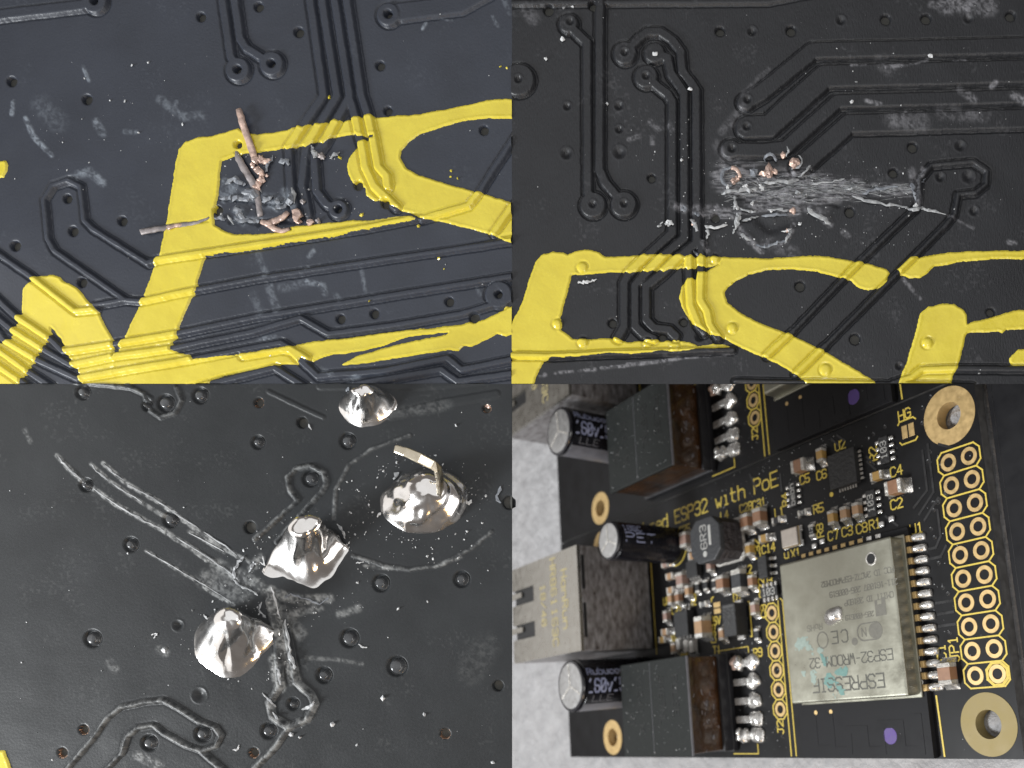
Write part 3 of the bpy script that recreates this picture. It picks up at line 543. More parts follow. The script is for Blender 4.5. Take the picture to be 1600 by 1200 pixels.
board3, fld3 = closeup_board('dark grey circuit board with four shiny solder joints and long parallel scratches', (0, 600, 800, 1200), 'mask3', T3, [], H3, [('yellow ink corner at the lower left', A3)], wear3, seed=37, undul=0.7, hgt=2.6, groove=0.12)

def solder_joint(base, cap, zt, seed, prof=(0.55, 1.5), rip=0.10, n=72, m=26, domed=5):
    """solder cone from the wetted outline (photo pixels) up to the cap outline at height zt"""
    def polar(poly):
        cu = sum(p[0] for p in poly) / len(poly); cv = sum(p[1] for p in poly) / len(poly)
        an = np.array([math.atan2(p[1] - cv, p[0] - cu) for p in poly]); rr = np.array([math.hypot(p[0] - cu, p[1] - cv) for p in poly])
        o = np.argsort(an); an, rr = an[o], rr[o]
        th = np.linspace(-math.pi, math.pi, n, endpoint=False)
        r = np.interp(th, np.r_[an - 2 * math.pi, an, an + 2 * math.pi], np.r_[rr, rr, rr])
        k = np.array([.25, .5, .25]); r = np.convolve(np.r_[r[-1], r, r[0]], k, 'valid')
        return cu, cv, th, r
    bu, bv, th, br = polar(base); cu, cv, _, cr = polar(cap)
    rs_ = np.random.RandomState(seed); ph = rs_.rand(8) * 6.28
    rid = 0.5 * np.sin(3 * th + ph[0]) + 0.35 * np.sin(5 * th + ph[1]) + 0.3 * np.sin(8 * th + ph[2]) + 0.15 * np.sin(13 * th + ph[3])
    V = []; F = []
    for j in range(m + 1):
        t = j / m; s = t ** prof[0]; q = t ** prof[1]
        mid = math.sin(math.pi * t)
        for i in range(n):
            w_ = 1 + rip * 0.9 * mid * rid[i] + 0.05 * mid * math.sin(9 * t + 4 * th[i] + ph[4]) + (0.035 * mid + 0.05 * (1 - t) ** 3) * (float(vnoise(np.array(math.cos(th[i]) * 3 + 9 + t), np.array(math.sin(th[i]) * 3 + 9 + 2.2 * t), .55, seed)) - .5)
            u = (bu + br[i] * w_ * math.cos(th[i])) * (1 - s) + (cu + cr[i] * w_ * math.cos(th[i])) * s
            v = (bv + br[i] * w_ * math.sin(th[i])) * (1 - s) + (cv + cr[i] * w_ * math.sin(th[i])) * s
            V.append(Vector(px(u, v, zt * q - 0.5)) - board3.location)
    for c, f in ((0.6, 0.7), (0.25, 1.0)):
        for i in range(n):
            V.append(Vector(px(cu + cr[i] * c * math.cos(th[i]), cv + cr[i] * c * math.sin(th[i]), zt - 0.5 + domed * f + 0.6 * math.sin(3 * th[i] + ph[5]))) - board3.location)
    for j in range(m + 2):
        for i in range(n): F.append((j * n + i, (j + 1) * n + i, (j + 1) * n + (i + 1) % n, j * n + (i + 1) % n))
    F.append(tuple((m + 2) * n + i for i in range(n))[::-1])
    return pymesh('solder_joint', V, F, board3, 'solder', True)
s1 = solder_joint([(530, 640), (534, 620), (545, 611), (575, 609), (605, 612), (622, 628), (618, 646), (600, 662), (577, 668), (556, 665), (540, 655)], [(548, 609), (560, 606), (578, 606), (584, 611), (572, 616), (556, 616)], 52, 3, (0.75, 1.1), 0.06, domed=1)
s1['label'] = 'shiny solder cone cut off at the upper rim'
s2 = solder_joint([(593, 790), (595, 772), (610, 758), (630, 742), (650, 734), (690, 732), (712, 742), (730, 758), (732, 782), (722, 805), (700, 822), (668, 834), (640, 832), (615, 822), (600, 806)], [(636, 755), (652, 745), (680, 745), (698, 758), (694, 776), (670, 784), (648, 778)], 36, 5, (0.85, 0.72), 0.08, domed=6)
s2['label'] = 'wide solder dome with a bent flat pin'
s3 = solder_joint([(404, 896), (420, 880), (440, 868), (470, 856), (515, 852), (540, 858), (563, 864), (548, 878), (532, 900), (512, 922), (492, 938), (476, 932), (460, 924), (440, 912), (420, 903)], [(450, 826), (456, 814), (475, 807), (492, 806), (502, 812), (500, 822), (485, 832), (466, 838), (455, 835)], 74, 7, (0.58, 1.55), 0.12, domed=2)
s3['label'] = 'tall pointed solder cone with a flat clipped top'
s4 = solder_joint([(302, 1012), (304, 988), (318, 968), (345, 960), (385, 964), (415, 972), (442, 992), (428, 1006), (408, 1024), (388, 1048), (366, 1060), (340, 1056), (318, 1042), (306, 1030)], [(334, 968), (340, 955), (354, 949), (368, 952), (378, 962), (378, 974), (364, 982), (346, 980), (337, 975)], 62, 9, (0.74, 1.05), 0.10, domed=5)
s4['label'] = 'lumpy solder joint with a rounded pin stub'

def slab_strip(name, pts, wid, thick, root, mat):
    """flat pin: pts = (u, v, z) in pixels"""
    P = [Vector(px(*p)) - root.location for p in pts]; V = []; F = []
    for i, p in enumerate(P):
        d = (P[min(i + 1, len(P) - 1)] - P[max(i - 1, 0)]).normalized()
        s = Vector((0.35, 1, 0.1)); s = (s - d * s.dot(d)).normalized(); up = d.cross(s).normalized()
        w_ = wid[i] / 2000; t = thick / 2000
        V += [p + s * w_ + up * t, p - s * w_ + up * t, p - s * w_ - up * t, p + s * w_ - up * t]
    for i in range(len(P) - 1):
        for k in range(4): F.append((i * 4 + k, i * 4 + (k + 1) % 4, i * 4 + 4 + (k + 1) % 4, i * 4 + 4 + k))
    F += [(3, 2, 1, 0), tuple((len(P) - 1) * 4 + k for k in range(4))]
    o = pymesh(name, V, F, root, mat, False)
    md = o.modifiers.new('bevel', 'BEVEL'); md.width = 0.0015; md.segments = 2
    return o
pin = slab_strip('bent_pin', [(618, 701, 88), (634, 706, 90), (656, 716, 86), (676, 726, 78), (684, 733, 70), (687, 748, 56), (688, 768, 38), (688, 778, 26)], [11, 13, 15, 14, 12, 11, 11, 11], 7, board3, 'pin')
cr = []
for k, (pts, m) in enumerate([
    ([(90, 713, 1, 2.6), (100, 724, 2, 3), (118, 741, 2, 2.6), (134, 756, 2, 3.2)], 'scuff'), ([(146, 763, 0, 1.4), (185, 790, 1.4, 2.2), (226, 814, 1.4, 2.6), (257, 829, 1, 1.8)], 'scuff'), ([(275, 840, 1, 1.4), (320, 868, 1.5, 2), (360, 895, 1, 1.6), (372, 906, 0, 1.2)], 'scuff'), ([(143, 725, 0, 1.2), (150, 736, 1, 1.6), (170, 751, 1, 1.6)], 'scuff'), ([(174, 754, 1, 1.6), (222, 785, 1.2, 1.8)], 'scuff'), ([(162, 724, 0, 1.4), (175, 737, 1.4, 2), (193, 750, 1, 1.6)], 'scuff'), ([(200, 757, 1, 1.8), (250, 786, 1.4, 2.2), (290, 813, 1, 1.8), (311, 826, 0, 1.2)], 'scuff'), ([(318, 831, 1, 1.6), (352, 853, 1.2, 1.8), (370, 868, 0, 1.2)], 'scuff'), ([(296, 832, 1, 1.4), (350, 862, 1, 1.6)], 'scuff'), ([(228, 861, 0, 1.2), (246, 871, 1, 1.5), (300, 903, 1, 1.2), (326, 918, 1, 1.6), (366, 944, 0, 1.2)], 'scuff'),
    ([(366, 905, 1, 3), (366, 888, 3, 4), (376, 876, 3, 4), (382, 868, 1, 2)], 'scuff'), ([(364, 906, 1, 2), (376, 916, 3, 2.6), (392, 922, 2, 2.2), (402, 930, 3, 2.4)], 'scuff'), ([(388, 894, 2, 2.4), (394, 884, 4, 3), (402, 880, 2, 2)], 'scuff'), ([(406, 878, 2, 1.6), (414, 884, 4, 2), (410, 868, 2, 1.6)], 'dust'), ([(424, 918, 1, 2.4), (430, 935, 3, 3), (436, 958, 2, 3), (442, 975, 1, 2.4)], 'dust'), ([(446, 968, 2, 3), (450, 1000, 4, 4.5), (455, 1030, 4, 5), (461, 1046, 2, 3.4)], 'scuff'), ([(430, 1034, 2, 3), (436, 1052, 4, 4), (438, 1070, 2, 3)], 'scuff'), ([(409, 940, 1, 2), (404, 952, 3, 2.4), (416, 966, 2, 2.6)], 'scuff'), ([(444, 934, 1, 2), (454, 928, 3, 2), (478, 936, 3, 2.4), (500, 944, 2, 2.4), (514, 934, 1, 2)], 'burr'), ([(527, 818, 1, 2), (536, 832, 3, 3.4), (540, 842, 1, 2)], 'scuff'), ([(556, 880, 1, 2), (568, 878, 2, 1.6)], 'dust'), ([(410, 1083, 1, 2), (422, 1096, 2, 2.4), (432, 1104, 1, 2)], 'scuff'), ([(470, 1108, 1, 3), (484, 1104, 3, 3.6), (490, 1097, 1, 3)], 'scuff'), ([(488, 1096, 2, 4), (492, 1098, 2, 3)], 'dust'), ([(426, 1112, 1, 2.6), (434, 1124, 2, 3)], 'scuff'), ([(560, 1007, 1, 2), (568, 1012, 2.4, 2.2), (574, 1011, 1, 1.6)], 'dust'), ([(364, 1172, 1, 2), (370, 1172, 2, 2.4), (374, 1164, 1, 2)], 'dust'), ([(236, 992, 1, 1.6), (246, 990, 2, 2), (240, 997, 1, 1.6)], 'dust'), ([(482, 662, 1, 1.6), (486, 672, 3, 2.2)], 'dust'), ([(318, 960, 1, 1.4), (325, 969, 3, 1.8)], 'dust'), ([(622, 738, 2, 4), (614, 750, 3, 4.4)], 'scuff'), ([(730, 788, 1, 3), (736, 782, 3, 3.6)], 'dust'), ([(590, 808, 1, 3), (594, 800, 3, 3)], 'dust'), ([(782, 760, 1, 4), (776, 780, 3, 4), (790, 790, 1, 4)], 'burr'), ([(540, 612, 1, 4), (546, 604, 3, 4)], 'burr')]):
    strand(board3, fld3, 'scratch_burr', [(a_, b_, c_ * .5, d_ * .72) for a_, b_, c_, d_ in pts], m, 300 + k, flat=0.35, rough=.45)
rs = random.Random(12)
dd = scatter(rs, 60, (10, 610, 795, 1195), .7, 2.2)
for _ in range(150):
    a = rs.uniform(0, 6.3); q = abs(rs.gauss(0, 1)); dd.append((662 + (74 + 28 * q) * math.cos(a), 785 + (56 + 24 * q) * math.sin(a), rs.uniform(.5, 1) + 2.4 * rs.random() ** 4))
for _ in range(120):
    a = rs.uniform(0, 6.3); q = abs(rs.gauss(0, 1)); dd.append((480 + (74 + 26 * q) * math.cos(a), 885 + (54 + 24 * q) * math.sin(a), rs.uniform(.5, 1) + 2.4 * rs.random() ** 4))
for _ in range(70):
    a = rs.uniform(0, 6.3); q = abs(rs.gauss(0, 1)); dd.append((370 + (68 + 14 * q) * math.cos(a), 1005 + (52 + 12 * q) * math.sin(a), rs.uniform(.5, 1) + 2.2 * rs.random() ** 4))
dd = [d for d in dd if 4 < d[0] < 796 and 604 < d[1] < 1196]
specks(board3, fld3, dd + [(598, 1091, 5), (663, 1117, 4), (519, 1132, 5), (557, 1164, 3.4), (770, 1191, 4), (712, 664, 4), (622, 951, 3.4), (668, 940, 2.6), (455, 1148, 5), (468, 1152, 4), (256, 1016, 6)], 'dust', 14)
nugget(board3, fld3, 'copper_crumb', 757, 640, 6, 'copper', 401); nugget(board3, fld3, 'copper_crumb', 763, 634, 5, 'copper', 402)

# ================================================================== assembled boards (lower right): millimetres on the board, x right, y up, z off the board
M['pcb'] = simple('black_solder_mask', (0.010, 0.010, 0.011), (0.007, 0.007, 0.0075), 0.42, nscale=0.35, rvar=0.06, spec=0.2)
M['pcb_edge'] = simple('board_edge', (0.10, 0.097, 0.094), (0.05, 0.048, 0.046), 0.7, nscale=1.2)
M['gold'] = simple('gold_plating', (0.62, 0.44, 0.20), (0.50, 0.35, 0.155), 0.45, 0.5, nscale=1.5)
M['gold_dull'] = simple('dull_gold_plating', (0.27, 0.215, 0.09), (0.22, 0.17, 0.07), 0.6, 0.2, nscale=0.6)
M['gold_dark'] = simple('plated_barrel', (0.50, 0.30, 0.15), (0.34, 0.19, 0.10), 0.4, 0.7, nscale=1.5)
M['tin'] = simple('tinned_terminal', (0.56, 0.54, 0.50), (0.42, 0.40, 0.37), 0.34, 0.35, nscale=1.6, bstr=0.3, bdist=0.15)
M['sold'] = simple('reflowed_solder', (0.72, 0.71, 0.69), (0.52, 0.50, 0.48), 0.22, 0.75, nscale=1.3, bstr=0.12, bdist=0.2)
M['cap_tan'] = simple('ceramic_tan', (0.40, 0.25, 0.14), (0.32, 0.19, 0.10), 0.45, nscale=2)
M['cap_brown'] = simple('ceramic_brown', (0.28, 0.15, 0.085), (0.22, 0.115, 0.065), 0.45, nscale=2)
M['cap_ochre'] = simple('ceramic_ochre', (0.42, 0.26, 0.08), (0.33, 0.20, 0.06), 0.45, nscale=2)
M['cap_pink'] = simple('ceramic_grey_pink', (0.33, 0.22, 0.18), (0.26, 0.17, 0.14), 0.45, nscale=2)
M['chip'] = simple('moulded_plastic', (0.022, 0.022, 0.023), (0.015, 0.015, 0.016), 0.5, nscale=3, bstr=0.2, bdist=0.05)
M['ceramic'] = simple('white_ceramic', (0.45, 0.43, 0.40), None, 0.5, nscale=3)
M['print'] = simple('white_marking', (0.50, 0.50, 0.48), None, 0.6, nscale=3)
M['print_dim'] = simple('grey_marking', (0.075, 0.075, 0.075), (0.05, 0.05, 0.05), 0.6, nscale=3)
M['print_blue'] = simple('pale_blue_marking', (0.42, 0.45, 0.62), (0.25, 0.28, 0.45), 0.5, nscale=1)
M['print_yel'] = simple('inkjet_yellow', (0.44, 0.37, 0.17), (0.34, 0.29, 0.15), 0.6, nscale=2)
M['shield'] = simple('nickel_silver_shield', (0.33, 0.325, 0.27), (0.25, 0.245, 0.20), 0.36, 0.8, nscale=0.4, bstr=0.02, bdist=0.15, detail=8)
M['core_ink'] = simple('faint_core_marking', (0.005, 0.0055, 0.0055), None, 0.6, nscale=3)
M['etch'] = simple('laser_marking', (0.10, 0.10, 0.085), None, 0.6, nscale=2)
M['etch_dim'] = simple('worn_laser_marking', (0.17, 0.165, 0.14), None, 0.6, nscale=2)
M['teal'] = simple('teal_residue', (0.17, 0.30, 0.27), (0.12, 0.23, 0.215), 0.7, nscale=3)
M['pale_teal'] = simple('pale_residue', (0.30, 0.37, 0.33), (0.24, 0.30, 0.27), 0.7, nscale=3)
M['jack'] = simple('jack_shield', (0.36, 0.345, 0.315), (0.30, 0.285, 0.255), 0.30, 0.85, nscale=0.8)
M['jack_side'] = simple('shield_reflections', (0.40, 0.39, 0.40), (0.10, 0.085, 0.08), 0.36, 0.45, nscale=0.8, bstr=0.12, bdist=0.2, detail=9, stretch=(1, 0.7, 1.8))  # mottled tones paint the side's reflections into the colour
M['dark'] = simple('opening_shade', (0.008, 0.008, 0.009), None, 0.6, nscale=3)  # near-black colour painted for the shade inside openings
M['core_grey'] = simple('ferrite', (0.016, 0.018, 0.0175), (0.012, 0.014, 0.0135), 0.6, nscale=1.2, bstr=0.06, bdist=0.06, spec=0.2)
M['tape'] = simple('amber_tape', (0.060, 0.026, 0.010), (0.012, 0.007, 0.004), 0.18, nscale=0.28, bstr=0.18, bdist=0.25, detail=6, coat=0.5)
M['bobbin'] = simple('black_bobbin', (0.018, 0.018, 0.021), None, 0.4, nscale=1.5)
M['sleeve'] = simple('capacitor_sleeve', (0.010, 0.010, 0.014), (0.007, 0.007, 0.010), 0.25, nscale=1, rvar=0.05)
M['alu'] = simple('aluminium_top', (0.42, 0.42, 0.42), (0.33, 0.33, 0.33), 0.36, 0.8, nscale=1.4)
M['stripe'] = simple('grey_stripe', (0.16, 0.16, 0.18), None, 0.4, nscale=1)
M['inductor'] = simple('moulded_inductor', (0.036, 0.038, 0.042), (0.028, 0.030, 0.034), 0.5, nscale=2, bstr=0.15, bdist=0.05)
M['winding'] = simple('inductor_drum', (0.045, 0.038, 0.040), (0.03, 0.026, 0.028), 0.42, nscale=1.6, bstr=0.4, bdist=0.12)
M['crystal'] = simple('crystal_lid', (0.52, 0.47, 0.42), None, 0.38, 0.7, nscale=1)
M['purple'] = simple('purple_ink', (0.085, 0.045, 0.22), (0.065, 0.035, 0.17), 0.55, nscale=1.5)
M['antenna'] = simple('module_board', (0.014, 0.014, 0.0155), (0.010, 0.010, 0.0115), 0.5, nscale=0.6, spec=0.15)
M['relief'] = simple('raised_trace', (0.019, 0.019, 0.020), None, 0.34, nscale=1)
M['mat'] = simple('felt_mat', (0.40, 0.395, 0.40), (0.31, 0.305, 0.31), 0.9, nscale=0.25, bstr=0.35, bdist=0.4, detail=9, spec=0.1)

SC = 0.0165
RM = np.array([[0.6771019812702228, -0.08588189629586483, 0.7308605933064876], [0.16911057067944016, 0.9847457564845082, -0.04095619574881932], [-0.7161944720843347, 0.1513277733080344, 0.6812968392567387]])
T0 = np.array([-36.14416705914804, -33.13198505996656, 138.28585436138212])
def board_matrix(ox, oy, oz=0):
    cw = lambda a: Vector((a[0], a[1], -a[2]))
    ex, ey, ez = cw(RM[:, 0]), cw(RM[:, 1]), cw(-RM[:, 2])
    o = cw(T0 + RM[:, 0] * ox + RM[:, 1] * oy - RM[:, 2] * oz) * SC + Vector((0.4, -0.3, CAM_H))
    return Matrix(((ex.x * SC, ey.x * SC, ez.x * SC, o.x), (ex.y * SC, ey.y * SC, ez.y * SC, o.y), (ex.z * SC, ey.z * SC, ez.z * SC, o.z), (0, 0, 0, 1)))
BW, BH = 90.3, 39.75
pcb = empty('assembled_board'); pcb.matrix_world = board_matrix(0, 0)
tag(pcb, 'black populated circuit board lying in front, its whole silver module in view', 'circuit board', 'populated circuit boards')

_cache = {}
def box(name, parent, mat, x, y, z, sx, sy, sz, bev=0.0, rz=0, seg=2):
    """bevelled box, (x, y) centre, z bottom; alike boxes share mesh data"""
    key = (round(sx, 3), round(sy, 3), round(sz, 3), round(bev, 3), mat, seg)
    me = _cache.get(key)
    if me is None:
        bm = bmesh.new(); bmesh.ops.create_cube(bm, size=1)
        for v in bm.verts: v.co = Vector((v.co.x * sx, v.co.y * sy, (v.co.z + 0.5) * sz))
        if bev: bmesh.ops.bevel(bm, geom=list(bm.edges), offset=bev, segments=seg, affect='EDGES', profile=0.5)
        me = bpy.data.meshes.new(name); bm.to_mesh(me); bm.free(); me.materials.append(M[mat]); _cache[key] = me
    o = bpy.data.objects.new(name, me); C.objects.link(o); o.parent = parent
    o.location = (x, y, z); o.rotation_euler = (0, 0, rz); return o

def lathe(name, parent, mat, x, y, prof, n=32, smooth=True):
    """prof = [(radius, z)]"""
    V = []; F = []
    for r, z in prof:
        for k in range(n): V.append((x + r * math.cos(2 * math.pi * k / n), y + r * math.sin(2 * math.pi * k / n), z))
    for j in range(len(prof) - 1):
        for k in range(n): F.append((j * n + k, j * n + (k + 1) % n, (j + 1) * n + (k + 1) % n, (j + 1) * n + k))
    o = pymesh(name, V, F, parent, mat, smooth)
    if smooth: md = o.modifiers.new('edge', 'EDGE_SPLIT'); md.split_angle = math.radians(40)
    return o

def prism(name, parent, mat, pts, z0, z1, smooth=False):
    n = len(pts); V = [(p[0], p[1], z0) for p in pts] + [(p[0], p[1], z1) for p in pts]
    F = [tuple(range(n))[::-1], tuple(range(n, 2 * n))] + [(k, (k + 1) % n, n + (k + 1) % n, n + k) for k in range(n)]
    return pymesh(name, V, F, parent, mat, smooth)

def ribbon(V, F, pts, w_, z, thick=0.04, closed=False, f=None):
    """polyline as a thin raised strip"""
    if closed: pts = list(pts) + [pts[0]]
    for (ax, ay), (bx, by) in zip(pts[:-1], pts[1:]):
        dx, dy = bx - ax, by - ay; L = math.hypot(dx, dy) + 1e-9; dx, dy = dx / L, dy / L
        lift = 0.003 * (len(F) // 5 % 5)
        e = w_ * 0.45; nx_, ny_ = -dy * w_ / 2, dx * w_ / 2; b = len(V)
        q = [(ax - dx * e + nx_, ay - dy * e + ny_), (ax - dx * e - nx_, ay - dy * e - ny_), (bx + dx * e - nx_, by + dy * e - ny_), (bx + dx * e + nx_, by + dy * e + ny_)]
        for zz in (z, z + thick + lift):
            for p in q: V.append((p[0], p[1], zz) if f is None else f(p[0], p[1], zz))
        F += [(b + 4, b + 5, b + 6, b + 7), (b, b + 1, b + 5, b + 4), (b + 1, b + 2, b + 6, b + 5), (b + 2, b + 3, b + 7, b + 6), (b + 3, b, b + 4, b + 7)]

G = {}
for ch, s in {
 'A': '00 03 26 43 40|02 42', 'B': '00 06 36 45 44 33 03|33 42 41 30 00', 'C': '41 30 10 01 05 16 36 45', 'D': '00 06 26 44 42 20 00', 'E': '40 00 06 46|03 33', 'F': '00 06 46|03 33', 'G': '45 36 16 05 01 10 30 41 43 23',
 'H': '00 06|40 46|03 43', 'I': '10 30|20 26|16 36', 'J': '01 10 20 31 36|16 46', 'K': '00 06|46 03 40', 'L': '06 00 40', 'M': '00 06 23 46 40', 'N': '00 06 40 46', 'O': '10 01 05 16 36 45 41 30 10', 'P': '00 06 36 45 44 33 03', 'R': '00 06 36 45 44 33 03|23 40', 'S': '01 10 30 41 42 33 13 04 05 16 36 45',
 'T': '06 46|20 26', 'U': '06 01 10 30 41 46', 'V': '06 20 46', 'W': '06 10 23 30 46', 'X': '00 46|06 40', 'Y': '06 23 46|23 20', 'Z': '06 46 00 40', '0': '10 01 05 16 36 45 41 30 10|01 45', '1': '15 26 20|10 30', '2': '05 16 36 45 44 00 40', '3': '05 16 36 45 44 33 42 41 30 10 01|33 13', '4': '30 36 02 42', '5': '46 06 03 33 42 41 30 10 01', '6': '45 36 16 05 01 10 30 41 42 33 03', '7': '06 46 20', '8': '13 04 05 16 36 45 44 33 13 02 01 10 30 41 42 33', '9': '01 10 30 41 45 36 16 05 04 13 43',
 'i': '10 30|20 24 14|26 26', 'r': '00 04|02 14 34', 'e': '40 10 01 03 14 34 43 42 02', 'd': '46 40 10 01 03 14 44', 'w': '04 10 22 30 44', 't': '16 11 20 30|04 34', 'h': '00 06|03 14 34 43 40', 'o': '10 01 03 14 34 43 41 30 10', 'u': '04 01 10 30 40 44', 'n': '00 04|03 14 34 43 40', 'a': '40 44|43 34 14 03 01 10 30 41', 'c': '43 34 14 03 01 10 30 41', 'b': '06 00 30 41 43 34 04', 'y': '04 01 10 40|44 40', 'l': '26 20', 's': '00 30 41 32 12 03 14 44', 'v': '04 20 44', 'm': '00 04|04 14 22 20|22 34 44 40', 'p': '00 04 34 43 42 31 01', '-': '13 33', '/': '00 46', '.': '20 20', ':': '21 21|24 24', ' ': ''}.items():
    G[ch] = [[(int(t[0]), int(t[1])) for t in pl.split()] for pl in s.split('|')] if s else []

def text(parent, s, *a, **k):
    """each word is a part of its own"""
    o = None
    for i0, word in [(m_.start(), m_.group()) for m_ in re.finditer(r'\S+', s)]: o = word_part(parent, s, i0, word, *a, **k)
    return o
def word_part(parent, s, i0, word, x, y, h, mat='silk2', rot=0, z=0.02, wt=0.13, adv=5.6, align='c', name='printed_text', f=None, sx=1.0, thick=0.04):
    k = h / 6.0; Wt = ((len(s) - 1) * adv + 4) * k * sx
    ca, sa = math.cos(math.radians(rot)), math.sin(math.radians(rot)); V = []; F = []
    ox = -Wt / 2 if align == 'c' else 0
    for i, ch in enumerate(word, i0):
        for pl in G.get(ch, []):
            P = []
            for (a, b) in pl:
                lx = ox + (a + i * adv) * k * sx; ly = b * k - h / 2
                P.append((x + lx * ca - ly * sa, y + lx * sa + ly * ca))
            if len(P) > 1: ribbon(V, F, P, wt * h, z, thick, f=f)
    if V: return pymesh(name, V, F, parent, mat)

# ---- bare board with its mounting holes
def holed_plate(parent):
    """board outline with round holes, from concentric fans inside square cells"""
    holes = [(86.85, 3.45, 1.5), (86.85, 36.3, 1.5), (14.9, 3.3, 1.5), (14.9, 36.3, 1.5)]
    hx = 3.3; z = 0.0; V = []; F = []
    xs = [0, 14.9 - hx, 14.9 + hx, 86.85 - hx, 86.85 + hx, BW]; ys = [0, 3.4 - hx, 3.4 + hx, 36.3 - hx, 36.3 + hx, BH]
    for i in range(5):
        for j in range(5):
            x0, x1, y0, y1 = xs[i], xs[i + 1], ys[j], ys[j + 1]
            if x1 - x0 < 1e-6: continue
            hh = [h for h in holes if x0 < h[0] < x1 and y0 < h[1] < y1]
            if not hh:
                b = len(V); V += [(x0, y0, z), (x1, y0, z), (x1, y1, z), (x0, y1, z)]; F.append((b, b + 1, b + 2, b + 3)); continue
            cx, cy, r = hh[0]; n = 48; b = len(V)
            for k in range(n):
                a = 2 * math.pi * k / n; c, s = math.cos(a), math.sin(a)
                t = min(((x1 - cx) / c if c > 1e-9 else 1e9), ((x0 - cx) / c if c < -1e-9 else 1e9), ((y1 - cy) / s if s > 1e-9 else 1e9), ((y0 - cy) / s if s < -1e-9 else 1e9))
                V.append((cx + t * c, cy + t * s, z)); V.append((cx + r * c, cy + r * s, z)); V.append((cx + r * c, cy + r * s, -1.6))
            for k in range(n):
                a0, a1 = b + 3 * k, b + 3 * ((k + 1) % n)
                F.append((a0, a1, a1 + 1, a0 + 1)); F.append((a0 + 1, a1 + 1, a1 + 2, a0 + 2))
            for cxx, cyy in ((x0, y0), (x1, y0), (x1, y1), (x0, y1)):   # corner triangles
                k = int(round(math.atan2(cyy - cy, cxx - cx) / (2 * math.pi) * n)) % n
                q = len(V); V.append((cxx, cyy, z)); F.append((b + 3 * ((k - 1) % n), q, b + 3 * k)); F.append((b + 3 * k, q, b + 3 * ((k + 1) % n)))
    pymesh('solder_mask', V, F, parent, 'pcb')
    e = [(0, 0), (BW, 0), (BW, BH), (0, BH)]
    pymesh('board_rim', [(x, y, -0.003) for x, y in e] + [(x, y, -1.6) for x, y in e], [(k, k + 4, (k + 1) % 4 + 4, (k + 1) % 4) for k in range(4)], parent, 'pcb_edge')
    for (cx, cy, r) in holes:
        big = cx > 50
        ro = 3.22 if big else 2.9
        lathe('mounting_ring', parent, 'gold_dull' if big and cy < 20 else 'gold', cx, cy, [(ro, 0.0), (ro, 0.05), (r - 0.02, 0.05), (r - 0.03, -1.6)], 48)
holed_plate(pcb)

# ---- passives
def passive(name, x, y, L, W, h, rot, body, fil=0.62):
    """chip part: body, two end terminals, two solder fillets; rot 0 = along x"""
    rz = math.radians(rot); ca, sa = math.cos(rz), math.sin(rz)
    t = L * 0.22
    p = box(name, pcb, body, x, y, 0.06, L - 2 * t + 0.04, W, h, 0.04, rz)
    for s in (-1, 1):
        d = s * (L / 2 - t / 2)
        o = box('terminal', p, 'tin', d, 0, -0.02, t, W + 0.06, h + 0.05, 0.09)
        key = ('fil', round(W, 2), round(h, 2), round(fil, 2)); me = _cache.get(key)
        if me is None:
            w2 = W / 2 + 0.08; V = []; F = []; n = 6
            for k in range(n + 1):
                q = k / n; xx = fil * q; zz = h * 0.8 * (1 - q) ** 2 + 0.03
                ww = w2 * (1 + 0.04 * math.sin(3 * q))
                V += [(xx, -ww, 0), (xx, -ww * 0.92, zz), (xx, ww * 0.92, zz), (xx, ww, 0)]
            for k in range(n):
                for m_ in range(3): F.append((4 * k + m_, 4 * k + m_ + 1, 4 * k + m_ + 5, 4 * k + m_ + 4))
            F.append((4 * n, 4 * n + 1, 4 * n + 2, 4 * n + 3))
            me = bpy.data.meshes.new('solder_fillet'); me.from_pydata(V, [], [f[::-1] for f in F]); me.update(); me.materials.append(M['sold'])
            me.polygons.foreach_set('use_smooth', [True] * len(me.polygons)); _cache[key] = me
        o = bpy.data.objects.new('solder_fillet', me); C.objects.link(o); o.parent = p
        o.location = (s * (L / 2 - 0.03), 0, -0.055); o.rotation_euler = (0, 0, 0 if s > 0 else math.pi)
    return p
def cap(x, y, size, rot, body='cap_tan', hs=None):
    L, W, h = {'0402': (1.1, .55, .5), '0603': (1.75, .98, .9), '0805': (2.3, 1.55, 1.35), '1206': (3.1, 1.7, 1.5)}[size]
    return passive('capacitor', x, y, L, W, hs or h, rot, body)
def res(x, y, rot, s='', L=1.6, W=.85):
    p = passive('resistor', x, y, L, W, .42, rot, 'chip', 0.4)
    if s: text(p, s, 0, 0, .5, 'print', 0, 0.44, .14)
    return p
cap(65.0, 36.75, '0805', 0, 'cap_brown'); cap(68.5, 37.2, '0603', 90, 'cap_ochre'); cap(69.35, 28.95, '0603', 90, 'cap_ochre'); cap(71.4, 28.95, '0603', 90); cap(73.3, 29.0, '0603', 90, 'cap_tan')
cap(76.9, 32.2, '0603', 0, 'cap_ochre'); cap(79.4, 30.15, '0805', 0, 'cap_brown'); cap(54.0, 31.85, '0805', 90, 'cap_brown'); cap(56.6, 32.0, '0805', 90, 'cap_brown'); cap(53.8, 28.1, '0603', 90, 'cap_ochre'); cap(57.1, 28.95, '0603', 0, 'cap_ochre')
cap(47.8, 24.3, '0805', 90, 'cap_brown'); cap(53.8, 23.6, '0603', 90, 'cap_brown'); cap(53.85, 19.9, '0603', 90, 'cap_pink'); cap(46.7, 17.25, '0603', 90, 'cap_tan'); cap(40.0, 32.3, '0805', 90, 'cap_pink'); cap(83.2, 8.9, '0805', 90, 'cap_brown')
c39 = cap(42.9, 18.7, '1206', 90, 'cap_tan', 1.9)
